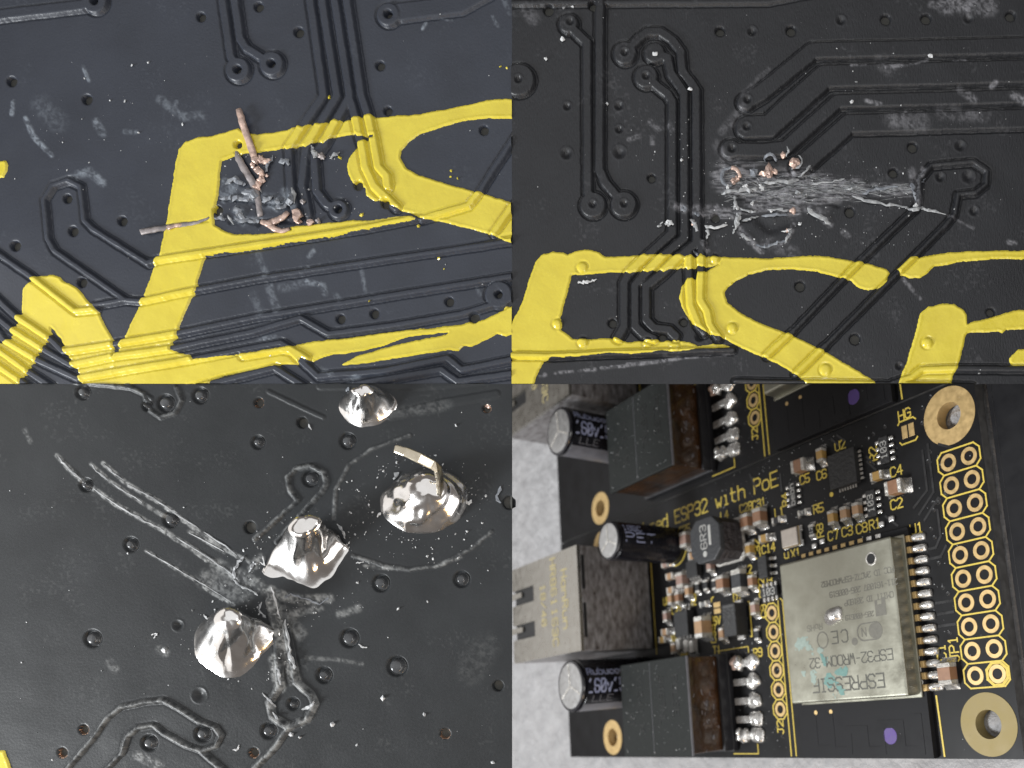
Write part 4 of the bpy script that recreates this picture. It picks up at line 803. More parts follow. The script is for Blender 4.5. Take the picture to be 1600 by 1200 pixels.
passive('inductor', 51.3, 24.1, 3.2, 1.9, 1.3, 90, 'inductor'); passive('inductor', 59.5, 30.9, 1.6, .85, .6, 0, 'chip')
res(64.2, 30.8, 0, '2K'); res(65.5, 28.2, 90, '12'); res(41.4, 24.8, 90); res(43.4, 24.8, 90); res(53.6, 16.4, 90); res(42.5, 22.1, 0, '02'); res(45.4, 24.6, 90, '')
for x, y, r, b in [(35.3, 27.5, 0, 'cap_tan'), (35.3, 25.3, 0, 'cap_tan'), (35.0, 24.0, 90, 'cap_tan'), (36.9, 23.9, 90, 'cap_brown'), (33.1, 19.1, 0, 'cap_tan'), (32.3, 18.0, 0, 'cap_ochre'), (35.0, 16.4, 90, 'cap_tan'), (36.4, 16.9, 90, 'ceramic'), (38.3, 16.4, 90, 'ceramic'), (39.6, 16.2, 90, 'ceramic'), (45.1, 27.4, 90, 'cap_pink'), (39.5, 24.5, 90, 'cap_tan'), (41.3, 29.6, 0, 'cap_tan'), (33.5, 21.5, 90, 'cap_pink'), (34.3, 29.6, 0, 'cap_pink')]:
    cap(x, y, '0603', r, b)
cap(38.4, 26.4, '0805', 90, 'cap_pink')

def res_array(x, y, rot, s):
    p = box('resistor_array', pcb, 'chip', x, y, 0.06, 1.3, 3.2, 0.45, 0.05, math.radians(rot))
    for k in range(4):
        for sd in (-1, 1):
            box('terminal', p, 'sold', sd * 0.95, -1.2 + 0.8 * k, -0.05, 0.75, 0.46, 0.34, 0.14)
    text(p, s, 0, 0, .8, 'print', 90, 0.455, .12)
for a in ((62.8, 33.55, 0, 'bebh'), (78.1, 35.0, 0, '103'), (75.4, 29.3, 0, '103'), (56.8, 21.75, 90, '')): res_array(*a)
text(pcb, '103', 56.8, 21.75, .9, 'print', 0, 0.53, .12)

# ---- integrated circuits
u2 = box('microchip', pcb, 'chip', 71.9, 34.45, 0.08, 4.3, 4.3, 0.85, 0.05)
for k in range(7):
    box('lead', u2, 'tin', 2.28, -1.65 + 0.55 * k, -0.06, 0.55, 0.3, 0.16, 0.05); box('lead', u2, 'tin', -1.3 + 0.43 * k, -2.28, -0.06, 0.2, 0.5, 0.16, 0.05)
V = []; F = []; ribbon(V, F, [(1.15 + .35 * math.cos(t), -1.0 + .35 * math.sin(t)) for t in np.linspace(0, 6.28, 14, endpoint=False)], .06, .86, .01, True); pymesh('mark_ring', V, F, u2, 'print_dim')
lathe('pin_mark', pcb, 'silk2', 69.1, 32.05, [(0.3, 0.0), (0.3, 0.05), (0.0, 0.05)], 20)
def small_ic(x, y, W, L, h, nl, side=(1, -1), lw=0.4, ll=0.9):
    p = box('microchip', pcb, 'chip', x, y, 0.1, W, L, h, 0.08)
    for sd in side:
        for k in range(nl):
            yy = (k - (nl - 1) / 2) * L / nl
            V = [(0, 0, h * .5), (0.3, 0, h * .5), (0.55, 0, -0.02), (ll, 0, -0.04)]
            key = ('gull', round(h, 2), lw, ll); me = _cache.get(key)
            if me is None:
                vv_ = []; ff = []
                for (a, _, c) in V:
                    vv_ += [(a, -lw / 2, c), (a, lw / 2, c), (a, lw / 2, c - .14), (a, -lw / 2, c - .14)]
                for q in range(3):
                    for m_ in range(4): ff.append((4 * q + m_, 4 * q + 4 + m_, 4 * q + 4 + (m_ + 1) % 4, 4 * q + (m_ + 1) % 4))
                ff.append((12, 13, 14, 15)[::-1])
                me = bpy.data.meshes.new('lead'); me.from_pydata(vv_, [], ff); me.update(); me.materials.append(M['sold']); _cache[key] = me
            o = bpy.data.objects.new('lead', me); C.objects.link(o); o.parent = p
            o.location = (sd * W / 2, yy, 0); o.rotation_euler = (0, 0, 0 if sd > 0 else math.pi)
    return p
small_ic(56.6, 25.1, 1.7, 3.0, 1.0, 3)
ic = small_ic(38.3, 19.8, 3.0, 4.6, 1.45, 4)
ic.rotation_euler = (0, 0, math.radians(90)); ic.scale = (1.25, 0.72, 1)
small_ic(41.2, 27.6, 2.4, 2.6, 1.0, 4, (-1, 1), 0.3).rotation_euler = (0, 0, math.radians(90))
# diode
d1 = box('diode', pcb, 'chip', 50.35, 18.8, 0.1, 2.7, 4.5, 2.2, 0.12)
for sd in (-1, 1): box('terminal', d1, 'sold', 0.1, sd * 2.45, -0.08, 1.5, 0.7, 0.5, 0.1)
text(d1, 'S54', 0, 0.95, 1.0, 'print_dim', 0, 2.205, .1); text(d1, 'V', 0, -0.7, .8, 'print_dim', 180, 2.205, .1); text(d1, 'V', 0, -0.2, .8, 'print_dim', 0, 2.205, .1)
box('cathode_band', d1, 'print_dim', 0, 1.85, 2.205, 2.2, 0.3, 0.01)
# crystal
x1 = box('crystal', pcb, 'ceramic', 61.95, 28.05, 0.08, 3.1, 2.55, 0.5, 0.1)
box('lid', x1, 'crystal', 0, 0, 0.5, 2.95, 2.4, 0.35, 0.12); box('lid_rim', x1, 'gold', 0, 0, 0.44, 3.05, 2.5, 0.1, 0.04)
for sx_ in (-1, 1):
    for sy_ in (-1, 1): box('terminal', x1, 'sold', sx_ * 1.35, sy_ * .95, -0.07, 0.9, 0.8, 0.3, 0.1)
# power inductor
L4 = prism('power_inductor', pcb, 'inductor', [(49.2 + 3.3 * a, 30.05 + 3.1 * b) for a, b in ((-.55, -1), (.55, -1), (1, -.55), (1, .55), (.55, 1), (-.55, 1), (-1, .55), (-1, -.55))], 3.75, 4.6)
md = L4.modifiers.new('bevel', 'BEVEL'); md.width = 0.18 * SC / SC; md.segments = 2
prism('drum', L4, 'winding', [(49.2 + 3.05 * a, 30.05 + 2.85 * b) for a, b in ((-.7, -1), (.7, -1), (1, -.7), (1, .7), (.7, 1), (-.7, 1), (-1, .7), (-1, -.7))], 0.3, 3.76)
prism('base', L4, 'tin', [(49.2 + 3.3 * a, 30.05 + 3.1 * b) for a, b in ((-.8, -1), (.8, -1), (1, -.8), (1, .8), (.8, 1), (-.8, 1), (-1, .8), (-1, -.8))], 0.05, 0.35)
text(L4, '6R3', 49.0, 30.5, 1.3, 'print', 90, 4.605, .1); box('polarity_bar', L4, 'print', 50.35, 30.55, 4.602, 0.5, 2.8, 0.02); lathe('polarity_dot', L4, 'print', 49.1, 28.1, [(0.42, 4.6), (0.42, 4.63), (0, 4.63)], 20)

# ---- electrolytic capacitors standing on the board
def electrolytic(x, y, r, h, lines, stripe):
    p = lathe('electrolytic_capacitor', pcb, 'sleeve', x, y, [(r * .98, 0.0), (r, 0.3), (r, h - 0.75), (r * .93, h - 0.6), (r * .93, h - 0.45), (r, h - 0.3), (r * .97, h - 0.08), (r * .88, h)], 48)
    n = 48; V = [(x, y, h + 0.02)]; F = []
    for rr, zz in ((r * .4, h + .02), (r * .8, h + .02), (r * .885, h - 0.02)):
        for k in range(n): V.append((x + rr * math.cos(2 * math.pi * k / n), y + rr * math.sin(2 * math.pi * k / n), zz))
    F += [(0, 1 + k, 1 + (k + 1) % n) for k in range(n)] + [(1 + j * n + k, 1 + (j + 1) * n + k, 1 + (j + 1) * n + (k + 1) % n, 1 + j * n + (k + 1) % n) for j in range(2) for k in range(n)]
    t = pymesh('vent_top', V, F, p, 'alu', True)
    for a in (95, 215, 335):
        V = []; F = []; ribbon(V, F, [(x, y), (x + r * .8 * math.cos(math.radians(a)), y + r * .8 * math.sin(math.radians(a)))], r * .06, h + .02, 0.05)
        pymesh('vent_score', V, F, t, 'tin')
    def wrap(px_, py_, zz):                # px_: along the axis from the top, py_: arc length
        a = py_ / r; rr = r + 0.02 + (zz - 0.02)
        return (x + rr * math.cos(a), y + rr * math.sin(a), h - px_)
    for (s, arc, off, hh, m, sx_) in lines: text(p, s, off, arc, hh, m, 0, 0.02, .13, align='l', f=wrap, name='sleeve_print', sx=sx_)
    if stripe:
        V = []; F = []
        for k in range(9):
            a = math.radians(stripe[0] + (stripe[1] - stripe[0]) * k / 8)
            V += [(x + (r + .03) * math.cos(a), y + (r + .03) * math.sin(a), 0.4), (x + (r + .03) * math.cos(a), y + (r + .03) * math.sin(a), h - .7)]
        F = [(2 * k, 2 * k + 2, 2 * k + 3, 2 * k + 1) for k in range(8)]
        pymesh('polarity_stripe', V, F, p, 'stripe', True)
    return p
electrolytic(25.1, 12.05, 3.9, 13.0, [('Rubycon  Rubycon', 1.9, 1.0, 1.0, 'print_blue', 1.0), ('160v15uF 160v15uF', -0.3, 0.9, 1.9, 'print_blue', .6), ('LLE', -2.3, 1.9, 1.0, 'stripe', 1.3)], (-95, -48))
electrolytic(36.0, 32.2, 2.85, 11.8, [('105C', 1.6, 1.0, 1.0, 'print_blue', .9), ('PET', 0.1, 1.3, 1.3, 'print_blue', 1.5)], None)

# ---- transformer
tr = box('transformer', pcb, 'tape', 38.7, 7.75, 0.9, 16.0, 12.9, 6.3, 0.12)
core = box('ferrite_core', tr, 'core_grey', 0, 0.0, 6.2, 16.5, 13.4, 0.5, 0.16)
box('core_seam', core, 'stripe', -0.4, 0, 0.502, 0.05, 12.8, 0.02); box('core_lip', core, 'stripe', 8.12, 0, 0.05, 0.3, 13.3, 0.4, 0.08)
box('bobbin_base', tr, 'bobbin', 0.1, 0, -0.85, 17.6, 13.6, 0.9, 0.15); box('bobbin_wall', tr, 'bobbin', 8.45, 0, -0.1, 0.55, 13.3, 1.5, 0.1)
for k, (s, dx, dy) in enumerate((('PULSE', 5.4, 1.5), ('3467NL', 2.2, 1.0), ('V1541 M', -3.2, 0.8), ('W1', -5.6, -1.5))): text(core, s, dx, dy, 1.25, 'core_ink', -90, 0.503, .11, name='core_print')
rs = random.Random(3); V = []; F = []
for _ in range(26):                        # wrinkles in the tape
    yy, zz = rs.gauss(0, 3), rs.gauss(2.8, .9); b = len(V); L_ = rs.uniform(.2, .9); a = rs.uniform(0, 6.3); cw_ = rs.uniform(.03, .07)
    for q in range(4):
        t_ = q / 3; yy2 = yy + L_ * math.cos(a + t_ * rs.uniform(-1, 1)) * t_; zz2 = zz + .6 * L_ * math.sin(a) * t_
        V += [(8.0, yy2, zz2 - cw_), (8.1, yy2, zz2), (8.0, yy2, zz2 + cw_)]
    for q in range(3):
        for m_ in range(2): F.append((b + 3 * q + m_, b + 3 * q + 3 + m_, b + 3 * q + 4 + m_, b + 3 * q + 1 + m_))
pymesh('tape_wrinkles', V, F, tr, 'stripe', True)['kind'] = 'stuff'
for k, (y0, y1) in enumerate(((12.95, 12.65), (10.4, 10.15), (7.75, 7.6), (5.25, 5.15), (3.3, 2.75))):
    fat = k in (0, 4)
    p = box('pin', tr, 'sold', 49.9 - 38.7, (y0 + y1) / 2 - 7.75, -0.75 + 0.1, 3.2, 1.0, 0.5, 0.14)
    q = pymesh('solder_blob', [], [], p, 'sold', True)
    bm = bmesh.new(); bmesh.ops.create_uvsphere(bm, u_segments=20, v_segments=12, radius=1)
    ph = rs.uniform(0, 6)
    for v in bm.verts:
        kx = 1 + 0.12 * math.sin(4 * v.co.x + 3 * v.co.y + ph)
        v.co = Vector((v.co.x * 1.45 * kx, v.co.y * 1.12 * kx, max(v.co.z, -0.25) * 0.62 * kx)) + Vector((2.0, 0, -0.12))
    bm.to_mesh(q.data); bm.free(); q.data.polygons.foreach_set('use_smooth', [True] * len(q.data.polygons))
    if fat:
        q = pymesh('wire_knot', [], [], p, 'copper' if k == 0 else 'sold', True); bm = bmesh.new(); bmesh.ops.create_uvsphere(bm, u_segments=18, v_segments=10, radius=1)
        for v in bm.verts:
            kx = 1 + 0.2 * math.sin(5 * v.co.y + 4 * v.co.z + ph); v.co = Vector((v.co.x * .7 * kx, v.co.y * .95 * kx, v.co.z * .8 * kx)) + Vector((-0.9, 0.1, 0.35))
        bm.to_mesh(q.data); bm.free(); q.data.polygons.foreach_set('use_smooth', [True] * len(q.data.polygons))
        q = pymesh('solder_blob', [], [], p, 'sold', True); bm = bmesh.new(); bmesh.ops.create_uvsphere(bm, u_segments=18, v_segments=10, radius=1)
        for v in bm.verts:
            kx = 1 + 0.16 * math.sin(4 * v.co.y + 5 * v.co.x + ph); v.co = Vector((v.co.x * .75 * kx, v.co.y * 1.0 * kx, v.co.z * .8 * kx)) + Vector((-0.05, 0, 0.4))
        bm.to_mesh(q.data); bm.free(); q.data.polygons.foreach_set('use_smooth', [True] * len(q.data.polygons))

# ---- network jack
jx0, jx1, jy0, jy1, jh = 5.9, 28.6, 17.0, 33.0, 12.75
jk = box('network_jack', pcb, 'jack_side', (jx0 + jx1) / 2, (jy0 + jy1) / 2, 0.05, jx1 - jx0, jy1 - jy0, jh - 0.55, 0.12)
box('cavity', jk, 'dark', -6.2, 0, jh - 0.548, 9.6, jy1 - jy0 - 1, 0.02)  # black sheet stands for the shade inside the jack
top = [(jx0, jy0), (jx1, jy0), (jx1, jy1), (jx0, jy1), (jx0, 31.0), (jx0, 29.2), (14.0, 29.2), (14.0, 26.6), (jx0, 26.6), (jx0, 23.3), (14.0, 23.3), (14.0, 20.8), (jx0, 20.8)]
cxj, cyj = (jx0 + jx1) / 2, (jy0 + jy1) / 2
tp = prism('top_plate', jk, 'jack', [(a - cxj, b - cyj) for a, b in top], jh - 0.5, jh)
for yy in (28.3, 22.45):
    pymesh('spring_tab', [(a - cxj, yy + b - cyj, c) for a, b, c in ((jx0 - 1, -.55, jh), (9.2, -.4, jh - .15), (9.2, .4, jh - .15), (jx0 - 1, .55, jh), (jx0 - 1, -.55, jh - .25), (9.2, -.4, jh - .4), (9.2, .4, jh - .4), (jx0 - 1, .55, jh - .25))], [(0, 1, 2, 3), (0, 4, 5, 1), (1, 5, 6, 2), (2, 6, 7, 3)], tp, 'jack')
for yy in (28.9, 21.6): box('shield_slot', jk, 'dark', jx1 - cxj - 0.02, yy - cyj, jh - 1.15, 0.15, 5.2, 0.5)  # dark plates stand for the shade in the slots
for s, xx in (('HanRun', 24.4), ('HR861153C', 20.9), ('18/40', 17.3)): text(tp, s, xx - cxj, 25.4 - cyj, 1.7 if s != '18/40' else 1.5, 'print_yel', -90, jh + .002, .13, name='jack_print')
V = []; F = []; rs = random.Random(9)
# ---- shielded radio module
md_ = box('radio_module', pcb, 'antenna', 70.55, 12.75, 0.03, 19.6, 25.3, 0.8, 0.04)
mo = lambda x_, y_: (x_ - 70.55, y_ - 12.75)
cx_, cy_ = mo(70.8, 15.6)
can = box('shield_can', md_, 'shield', cx_, cy_, 0.8, 17.7, 17.4, 2.4, 0.28, 0, 3)
box('can_foot', md_, 'shield', cx_, cy_, 0.8, 18.3, 18.0, 0.3, 0.08)
zt = 2.405
def ctext(s, x_, y_, h_, m='etch', wt=.13, adv=5.6): text(can, s, mo(x_, y_)[0] - cx_, mo(x_, y_)[1] - cy_, h_, m, 180, zt, wt, adv, name='shield_print', thick=0.012)
ctext('ESPRESSIF', 71.3, 8.8, 1.5, 'etch', .12, 4.9); ctext('ESP32-WROOM-32', 72.0, 11.5, 1.15, 'etch', .11, 4.7); ctext('CE', 70.9, 14.2, 1.4, 'etch', .1, 6.5); ctext('FCC ID:2AC7Z-ESPWROOM32', 74.3, 20.6, .62, 'etch_dim', .15, 4.6); ctext('211-161007 205-000519', 75.0, 19.2, .62, 'etch_dim', .15, 4.6); ctext('CMIIT ID:2016DP', 75.7, 17.9, .62, 'etch_dim', .15, 4.6); ctext('R 205-000519', 74.6, 16.2, .55, 'etch_dim', .15, 4.6); ctext('RoHS', 67.1, 15.7, .7, 'etch_dim', .1)
def outline(parent, pts, w_, z, mat, name): V = []; F = []; ribbon(V, F, pts, w_, z, 0.012, True); return pymesh(name, V, F, parent, mat)
rr = lambda x_, y_, a, b, r, n=6: [(x_ + sx_ * (a - r) + r * math.cos(t), y_ + sy_ * (b - r) + r * math.sin(t)) for sx_, sy_, t0 in ((1, 1, 0), (-1, 1, 90), (-1, -1, 180), (1, -1, 270)) for t in np.radians(np.linspace(t0, t0 + 90, n))]
cc = lambda x_, y_: (mo(x_, y_)[0] - cx_, mo(x_, y_)[1] - cy_)
outline(can, rr(*cc(75.4, 14.3), 1.75, .95, .9), .16, zt, 'etch_dim', 'shield_print'); prism('shield_print', can, 'etch_dim', rr(*cc(76.2, 14.3), .9, .85, .8), zt, zt + .012); text(can, 'N', *cc(74.6, 14.3), .9, 'etch_dim', 180, zt, .14, name='shield_print', thick=.012)
lathe('shield_print', can, 'etch_dim', *cc(73.1, 13.4), [(.45, zt), (.45, zt + .012), (0, zt + .012)], 16); outline(can, [(cc(68.2, 14.1)[0] + .85 * math.cos(t), cc(68.2, 14.1)[1] + .95 * math.sin(t)) for t in np.linspace(0, 6.28, 20, endpoint=False)], .13, zt, 'etch_dim', 'shield_print')
prism('shield_print', can, 'etch_dim', [(cc(77.3, 16.8)[0] + a, cc(77.3, 16.8)[1] + b) for a, b in ((-.75, -1), (.75, -1), (.75, 1), (.2, 1), (.2, .3), (-.4, .3), (-.4, .8), (-.75, .8))], zt, zt + .012)
lathe('vent_hole', can, 'dark', *cc(76.7, 22.35), [(.62, zt), (.60, zt + .03), (0, zt + .02)], 28); lathe('vent_hole_rim', can, 'tin', *cc(76.72, 22.3), [(.78, zt), (.72, zt + .05), (.6, zt + .03)], 28)  # dark disc stands for the shade in the hole
# residue blotches on the can
def blotch(parent, cx0, cy0, a, b, thr, seed, mat, z):
    xs = np.linspace(-a, a, 46); ys = np.linspace(-b, b, 46); X, Y = np.meshgrid(xs, ys)
    f = vnoise(X, Y, .75, seed) * .6 + vnoise(X, Y, .28, seed + 1) * .4 - thr - .35 * ((X / a) ** 2 + (Y / b) ** 2)
    vt, fc = march(f, X + cx0, Y + cy0, np.full(X.shape, z))
    if fc: pymesh('residue', vt, [q[::-1] for q in fc], parent, mat)
for q in ((65.0, 13.9, 1.6, 1.0, .38, 5, 'pale_teal'), (67.0, 12.9, 1.5, .7, .42, 6, 'pale_teal'), (70.6, 10.2, 1.2, .8, .30, 7, 'teal'), (68.7, 9.3, 1.0, .9, .33, 8, 'teal'), (68.2, 11.8, 1.0, .9, .36, 9, 'teal'), (70.4, 8.4, 1.0, .9, .42, 10, 'teal'), (69.6, 7.6, .9, .5, .40, 11, 'pale_teal'), (64.6, 10.3, .8, .8, .42, 12, 'pale_teal'), (66.2, 9.6, .8, 1.4, .40, 13, 'pale_teal')):
    c_ = cc(q[0], q[1]); blotch(can, c_[0], c_[1], *q[2:5], q[5], q[6], zt + .016 + .0005 * (q[5] % 5))
bl = pymesh('solder_blob', [], [], can, 'sold', True); bm = bmesh.new(); bmesh.ops.create_uvsphere(bm, u_segments=28, v_segments=16, radius=1); b0 = cc(70.35, 16.7)
for v in bm.verts:
    kx = 1 + .08 * math.sin(4 * v.co.x + 1) * math.cos(3 * v.co.y); v.co = Vector((b0[0] + v.co.x * 1.5 * kx, b0[1] + v.co.y * 1.05 * kx + v.co.x * .25, zt + max(v.co.z, -.1) * .75 * kx))
bm.to_mesh(bl.data); bm.free(); bl.data.polygons.foreach_set('use_smooth', [True] * len(bl.data.polygons))
# antenna end
lathe('ink_dot', md_, 'purple', *mo(74.8, 2.6), [(.95, .8), (.92, .83), (0, .83)], 24)
for x_ in (63.7, 66.2): lathe('test_pad', md_, 'gold', *mo(x_, 5.6), [(.27, .8), (.27, .83), (0, .83)], 16)
for pts in ([(63.2, 5), (63.2, 1.2), (66.0, 1.2), (66.0, 5)], [(66.0, 1.0), (68.6, 1.0), (68.7, 3.4), (71.2, 3.4), (71.2, 1.0), (73.6, 1.0), (73.6, 3.9), (76.4, 3.9), (76.4, 1.0), (78.9, 1.0), (78.9, 4.5)]):
    V = []; F = []; ribbon(V, F, [mo(*p) for p in pts], .9, .8, .03); pymesh('antenna_track', V, F, md_, 'antenna')
for k in range(14):
    y_ = 7.6 + 1.265 * k
    box('edge_pad', md_, 'gold', mo(80.2, y_)[0], mo(80.2, y_)[1], 0.1, .5, .75, .74, .08)
    q = pymesh('solder_fillet', [], [], md_, 'sold', True); bm = bmesh.new(); bmesh.ops.create_uvsphere(bm, u_segments=16, v_segments=10, radius=1)
    ph = rs.uniform(0, 6)
    for v in bm.verts:
        kx = 1 + .08 * math.sin(5 * v.co.x + ph); c_ = mo(81.25, y_); v.co = Vector((c_[0] + max(-.8, min(.85, v.co.x * 1.15 * kx)), c_[1] + max(-.42, min(.42, v.co.y * .56)), -.02 + max(v.co.z, 0) * .62 * kx * (1.2 - .5 * v.co.x)))
    bm.to_mesh(q.data); bm.free(); q.data.polygons.foreach_set('use_smooth', [True] * len(q.data.polygons))
for k in range(10):
    x_ = 64.1 + 1.34 * k; c_ = mo(x_, 25.2); box('edge_pad', md_, 'gold' if k < 8 else 'sold', c_[0], c_[1], .12, .8, .55, .72, .1)
for x_, y_ in ((65.6, 26.2), (67.0, 26.5), (76.4, 26.6), (77.9, 26.9)): box('solder_pad', md_, 'sold', *mo(x_, y_), -.03, .8, .7, .4, .16)
for k, s in enumerate('COJ'): text(md_, s, *mo(79.5 + .08 * k, 10.9 - 1.3 * k), .8, 'print', 90, .8, .12)

# ---- plated holes, outlines, lettering
def octo(x_, y_, r): return [(x_ + r * math.cos(math.radians(22.5 + 45 * k)), y_ + r * math.sin(math.radians(22.5 + 45 * k))) for k in range(8)]
def plated(x_, y_):
    p = lathe('plated_hole', pcb, 'gold', x_, y_, [(.97, .0), (.95, .05), (.56, .05), (.52, -.02)], 28)
    lathe('barrel', p, 'gold_dark', x_, y_, [(.53, .045), (.50, -1.0), (0.0, -1.05)], 24)
for k in range(10):
    for x_ in (86.07, 88.61): plated(x_, 8.42 + 2.54 * k)
for k in range(6): plated(56.56, 18.94 - 2.54 * k)
for k in range(10):
    y_ = 8.42 + 2.54 * k; c_ = 0.62
    V = []; F = []; ribbon(V, F, [(84.75 + c_, y_ - 1.27), (84.75, y_ - 1.27 + c_), (84.75, y_ + 1.27 - c_), (84.75 + c_, y_ + 1.27), (89.95 - c_, y_ + 1.27), (89.95, y_ + 1.27 - c_), (89.95, y_ - 1.27 + c_), (89.95 - c_, y_ - 1.27)] + ([(84.75 + c_, y_ - 1.27)] if k == 0 else []), .17, 0.01, .05)
    pymesh('outline_print', V, F, pcb, 'silk2')
V = []; F = []; ribbon(V, F, octo(88.61, 8.42, 1.22), .3, .012, .05, True); pymesh('outline_print', V, F, pcb, 'silk2')
for k in range(6):
    V = []; F = []; ribbon(V, F, octo(56.56, 18.94 - 2.54 * k, 1.37), .17, 0.01, .05, True); pymesh('outline_print', V, F, pcb, 'silk2')
def sline(pts, w_=.16, closed=False):
    V = []; F = []; ribbon(V, F, pts, w_, 0.008, .05, closed); pymesh('outline_print', V, F, pcb, 'silk2')
sline([(57.9, .3), (57.95, 20.5), (57.5, 20.6)]); sline([(58.8, .3), (58.8, 20.3), (58.4, 20.6)])
sline([(46.5, .55), (51.6, .55), (51.6, 1.8)], .12); sline([(44.5, 15.0), (51.3, 15.0), (51.3, 14.2)], .12); sline([(52.0, 21.1), (52.3, 21.1), (52.3, 16.3), (52.0, 16.3)])
sline([(80.15, 35.3), (80.4, 35.0), (82.3, 35.0), (82.6, 35.3)]); sline([(80.15, 37.4), (80.4, 37.7), (82.3, 37.7), (82.6, 37.4)])
sline([(81.15, 0.3), (81.0, 6.6)], .2); sline([(29.4, 16.0), (29.4, 33.8)], .14); sline([(44.1, 22.3), (44.1, 22.7), (44.6, 22.9)]); sline([(44.1, 20.1), (44.1, 19.8), (44.6, 19.6)])
V = []; F = []; ribbon(V, F, [(36 + 3.15 * math.cos(t), 32.2 + 3.15 * math.sin(t)) for t in np.linspace(-1.9, 0.6, 20)], .14, .008, .05); pymesh('outline_print', V, F, pcb, 'silk2')
for x_ in (80.95, 81.9): box('jumper_pad', pcb, 'gold', x_, 36.35, 0, .75, 1.5, .06, .02)
for y_ in (21.65, 20.75): box('jumper_pad', pcb, 'gold', 45.25, y_, 0, 1.5, .72, .06, .02)
text(pcb, 'Wired ESP32 with PoE', 26.6, 36.65, 2.0, 'silk2', 0, .01, .1, 5.05, 'l', name='printed_title')
for s, x_, y_, r in [('U2', 71.3, 37.75, 0), ('C5', 64.85, 35.2, 0), ('C6', 67.8, 34.95, 0), ('R4', 61.0, 33.4, 90), ('L1', 59.7, 32.05, 0), ('R5', 66.7, 30.85, 0), ('C7', 68.7, 26.95, 0), ('C3', 71.0, 26.95, 0), ('C8', 73.3, 26.85, 0), ('R1', 75.3, 26.9, 0), ('R8', 66.6, 28.0, 90), ('C4', 79.2, 32.25, 0), ('C2', 78.7, 28.5, 0), ('U1', 81.0, 25.1, 0), ('R2', 76.2, 35.2, 90), ('HG', 81.2, 38.4, 0), ('X1', 62.0, 26.0, 0), ('C14', 57.0, 27.65, 0), ('C32', 54.75, 28.0, 90), ('U3', 56.35, 23.35, 0), ('L2', 52.5, 25.5, 0), ('C28', 53.2, 34.25, 0), ('C31', 55.9, 34.15, 0), ('L4', 48.5, 34.2, 0), ('C25', 38.9, 34.25, 0), ('D1', 49.9, 22.1, 0), ('5V', 45.0, 19.4, 0), ('C39', 43.9, 17.6, 90), ('T1', 44.45, 15.2, 0), ('R9', 53.15, 14.0, 0), ('C1', 82.3, 11.2, 90), ('JP1', 83.9, 11.4, 90), ('J2', 56.3, 3.95, 90), ('C22', 55.0, 22.6, 90), ('C9', 55.0, 19.4, 90), ('U5', 33.0, 24.0, 0), ('C21', 35.5, 22.3, 0), ('C33', 34.3, 17.4, 90), ('R6', 39.9, 23.2, 90), ('C40', 36.0, 15.2, 0), ('u', 60.3, 26.2, 0)]:
    text(pcb, s, x_, y_, 1.1, 'silk2', r, .01, .14, 5.0)
# raised traces on the bare parts of the board, and vias
for pts in ([(81.0, 27.5), (83.0, 29.0), (83.0, 33.5)], [(81.6, 26.6), (83.8, 28.6), (83.8, 34)], [(82.2, 25.8), (84.3, 27.8)], [(82.3, 22.5), (83.2, 22.5), (84.0, 23.6), (84.0, 26.5)], [(82.3, 21.4), (83.7, 21.4), (84.5, 22.4)], [(75.2, 35.1), (76.2, 33.9)], [(75.2, 34.5), (76.3, 33.2)], [(77.0, 27.4), (78.5, 26.0)], [(82.4, 14), (84.4, 14)], [(82.4, 15.3), (84.4, 15.3)], [(82.4, 16.5), (84.4, 16.5)], [(70.0, 38.9), (71.0, 37.9)], [(71, 39.1), (72.2, 38.0)], [(60.5, 34.8), (60.5, 37.0)], [(55.6, 36.2), (54.6, 38.6)], [(85.2, 33.6), (87.0, 32.6)]):
    V = []; F = []; ribbon(V, F, pts, .28, 0, .06); pymesh('trace', V, F, pcb, 'relief')
rs = random.Random(21)
for _ in range(26):
    x_, y_ = rs.choice(((rs.uniform(82.5, 84.5), rs.uniform(12, 36)), (rs.uniform(75, 85), rs.uniform(36.5, 39.3)), (rs.uniform(83.5, 85.5), rs.uniform(26, 35))))
    lathe('via', pcb, 'relief', x_, y_, [(.26, .0), (.2, .05), (.12, .03), (.1, .005), (0, .0)], 14)
# dust on the board
V = []; F = []
def fleck(x_, y_, z_, r):
    b = len(V); n = 4
    for k in range(n):
        a = 2 * math.pi * k / n + rs.uniform(0, 1); V.append((x_ + r * math.cos(a) * rs.uniform(.5, 1.2), y_ + r * math.sin(a) * rs.uniform(.5, 1.2), z_))
    V.append((x_, y_, z_ + r * .6)); F.extend([(b + k, b + (k + 1) % n, b + n) for k in range(n)])
for _ in range(420): fleck(rs.uniform(44, 76), rs.uniform(14, 39.5), .01, .03 + .09 * rs.random() ** 3)
for _ in range(160): fleck(rs.uniform(48, 58), rs.uniform(1, 40), .01, .03 + .09 * rs.random() ** 3)
for _ in range(90): fleck(rs.uniform(30.6, 46.6), rs.uniform(1.3, 14.2), 7.65, .04 + .08 * rs.random() ** 3)
for _ in range(120): fleck(rs.uniform(62, 89), rs.uniform(.5, 39), .85 if rs.random() < .1 else .01, .03 + .06 * rs.random() ** 3)
pymesh('dust', V, F, pcb, 'dust')['kind'] = 'stuff'

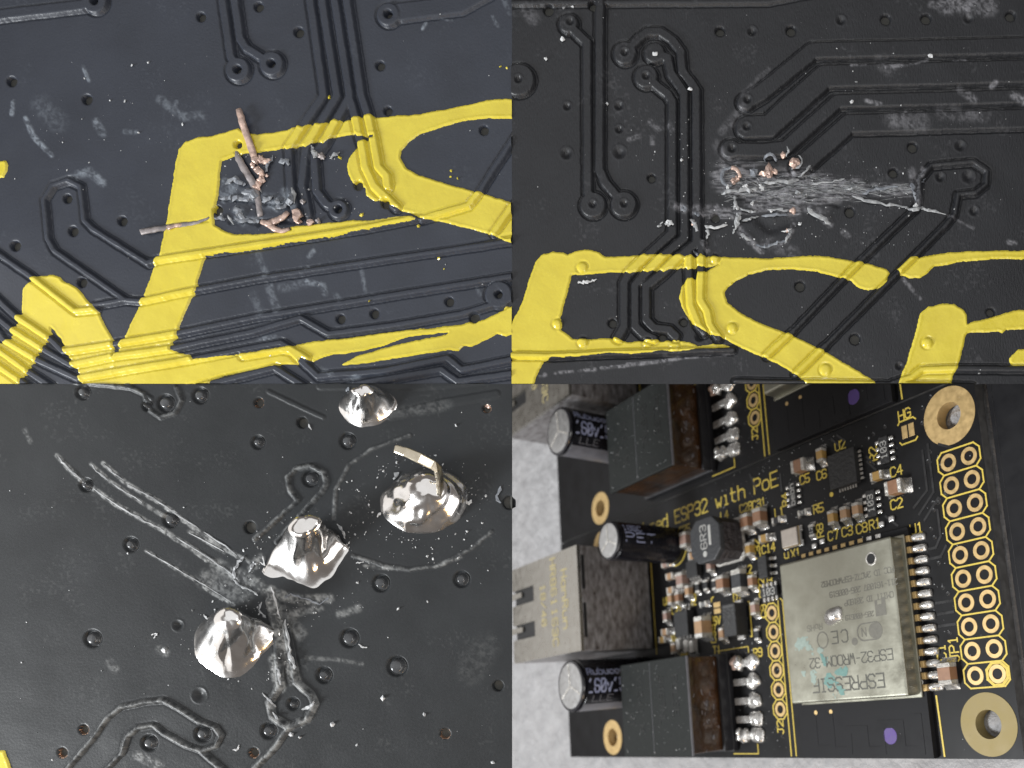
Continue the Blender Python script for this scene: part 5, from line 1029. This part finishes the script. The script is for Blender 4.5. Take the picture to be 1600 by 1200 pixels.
# ---- the second board behind: copies of every part that can be seen
pcb2 = empty('assembled_board'); pcb2.matrix_world = board_matrix(0, BH + 0.25)
tag(pcb2, 'black populated circuit board behind the seam, mostly cut off above', 'circuit board', 'populated circuit boards')
for ch in list(pcb.children):
    bb = [ch.matrix_basis @ v.co for v in ch.data.vertices]
    ymin = min(v.y for v in bb); xmin = min(v.x for v in bb)
    lim = 27 if xmin < 32 else (17 if xmin < 60 else 9)
    if ymin > lim: continue
    o = ch.copy(); C.objects.link(o); o.parent = pcb2
    for g in ch.children:
        q = g.copy(); C.objects.link(q); q.parent = o
        for h_ in g.children:
            r_ = h_.copy(); C.objects.link(r_); r_.parent = q

# ---- a plain board at the right and the felt underneath
blank = empty('blank_board'); blank.matrix_world = board_matrix(BW + 0.7, 0.3, -1.2)
tag(blank, 'plain black circuit board strip beyond the right edge, without any parts', 'circuit board')
box('laminate', blank, 'antenna', 20, 30, -1.6, 40, 60, 1.6, 0.05)
rim = outline(blank, [(0.5, 0.5), (39.5, 0.5), (39.5, 59.5), (0.5, 59.5)], .05, .001, 'relief', 'edge_line')
nx_, ny_ = 330, 220
xs = np.linspace(-70, 150, nx_); ys = np.linspace(-30, 110, ny_); X, Y = np.meshgrid(xs, ys)
Zm = (vnoise(X, Y, 14, 71) - .5) * .3 + (vnoise(X, Y, 4, 72) - .5) * .35 + (vnoise(X, Y, 1.7, 73) - .5) * .3
for hx_, hy_ in [(86.85, 3.45), (86.85, 36.3), (14.9, 3.3), (14.9, 36.3), (14.9, 43.3)]: Zm = Zm + 1.25 * np.exp(-((X - hx_) ** 2 + (Y - hy_) ** 2) / 1.5)   # bulges added under the mounting holes so light reaches the felt
co = np.stack([X, Y, Zm], -1).reshape(-1, 3)
a = (np.arange(ny_ - 1)[:, None] * nx_ + np.arange(nx_ - 1)[None, :]).ravel()
me = bpy.data.meshes.new('felt_mat'); me.from_pydata(co.tolist(), [], np.stack([a, a + 1, a + nx_ + 1, a + nx_], 1).tolist()); me.update(); me.polygons.foreach_set('use_smooth', [True] * len(me.polygons))
mat_o = link('felt_mat', me, None, 'mat'); mat_o.matrix_world = board_matrix(0, 0, -2.15); tag(mat_o, 'pale grey felt mat under the circuit boards', 'mat', kind='structure')
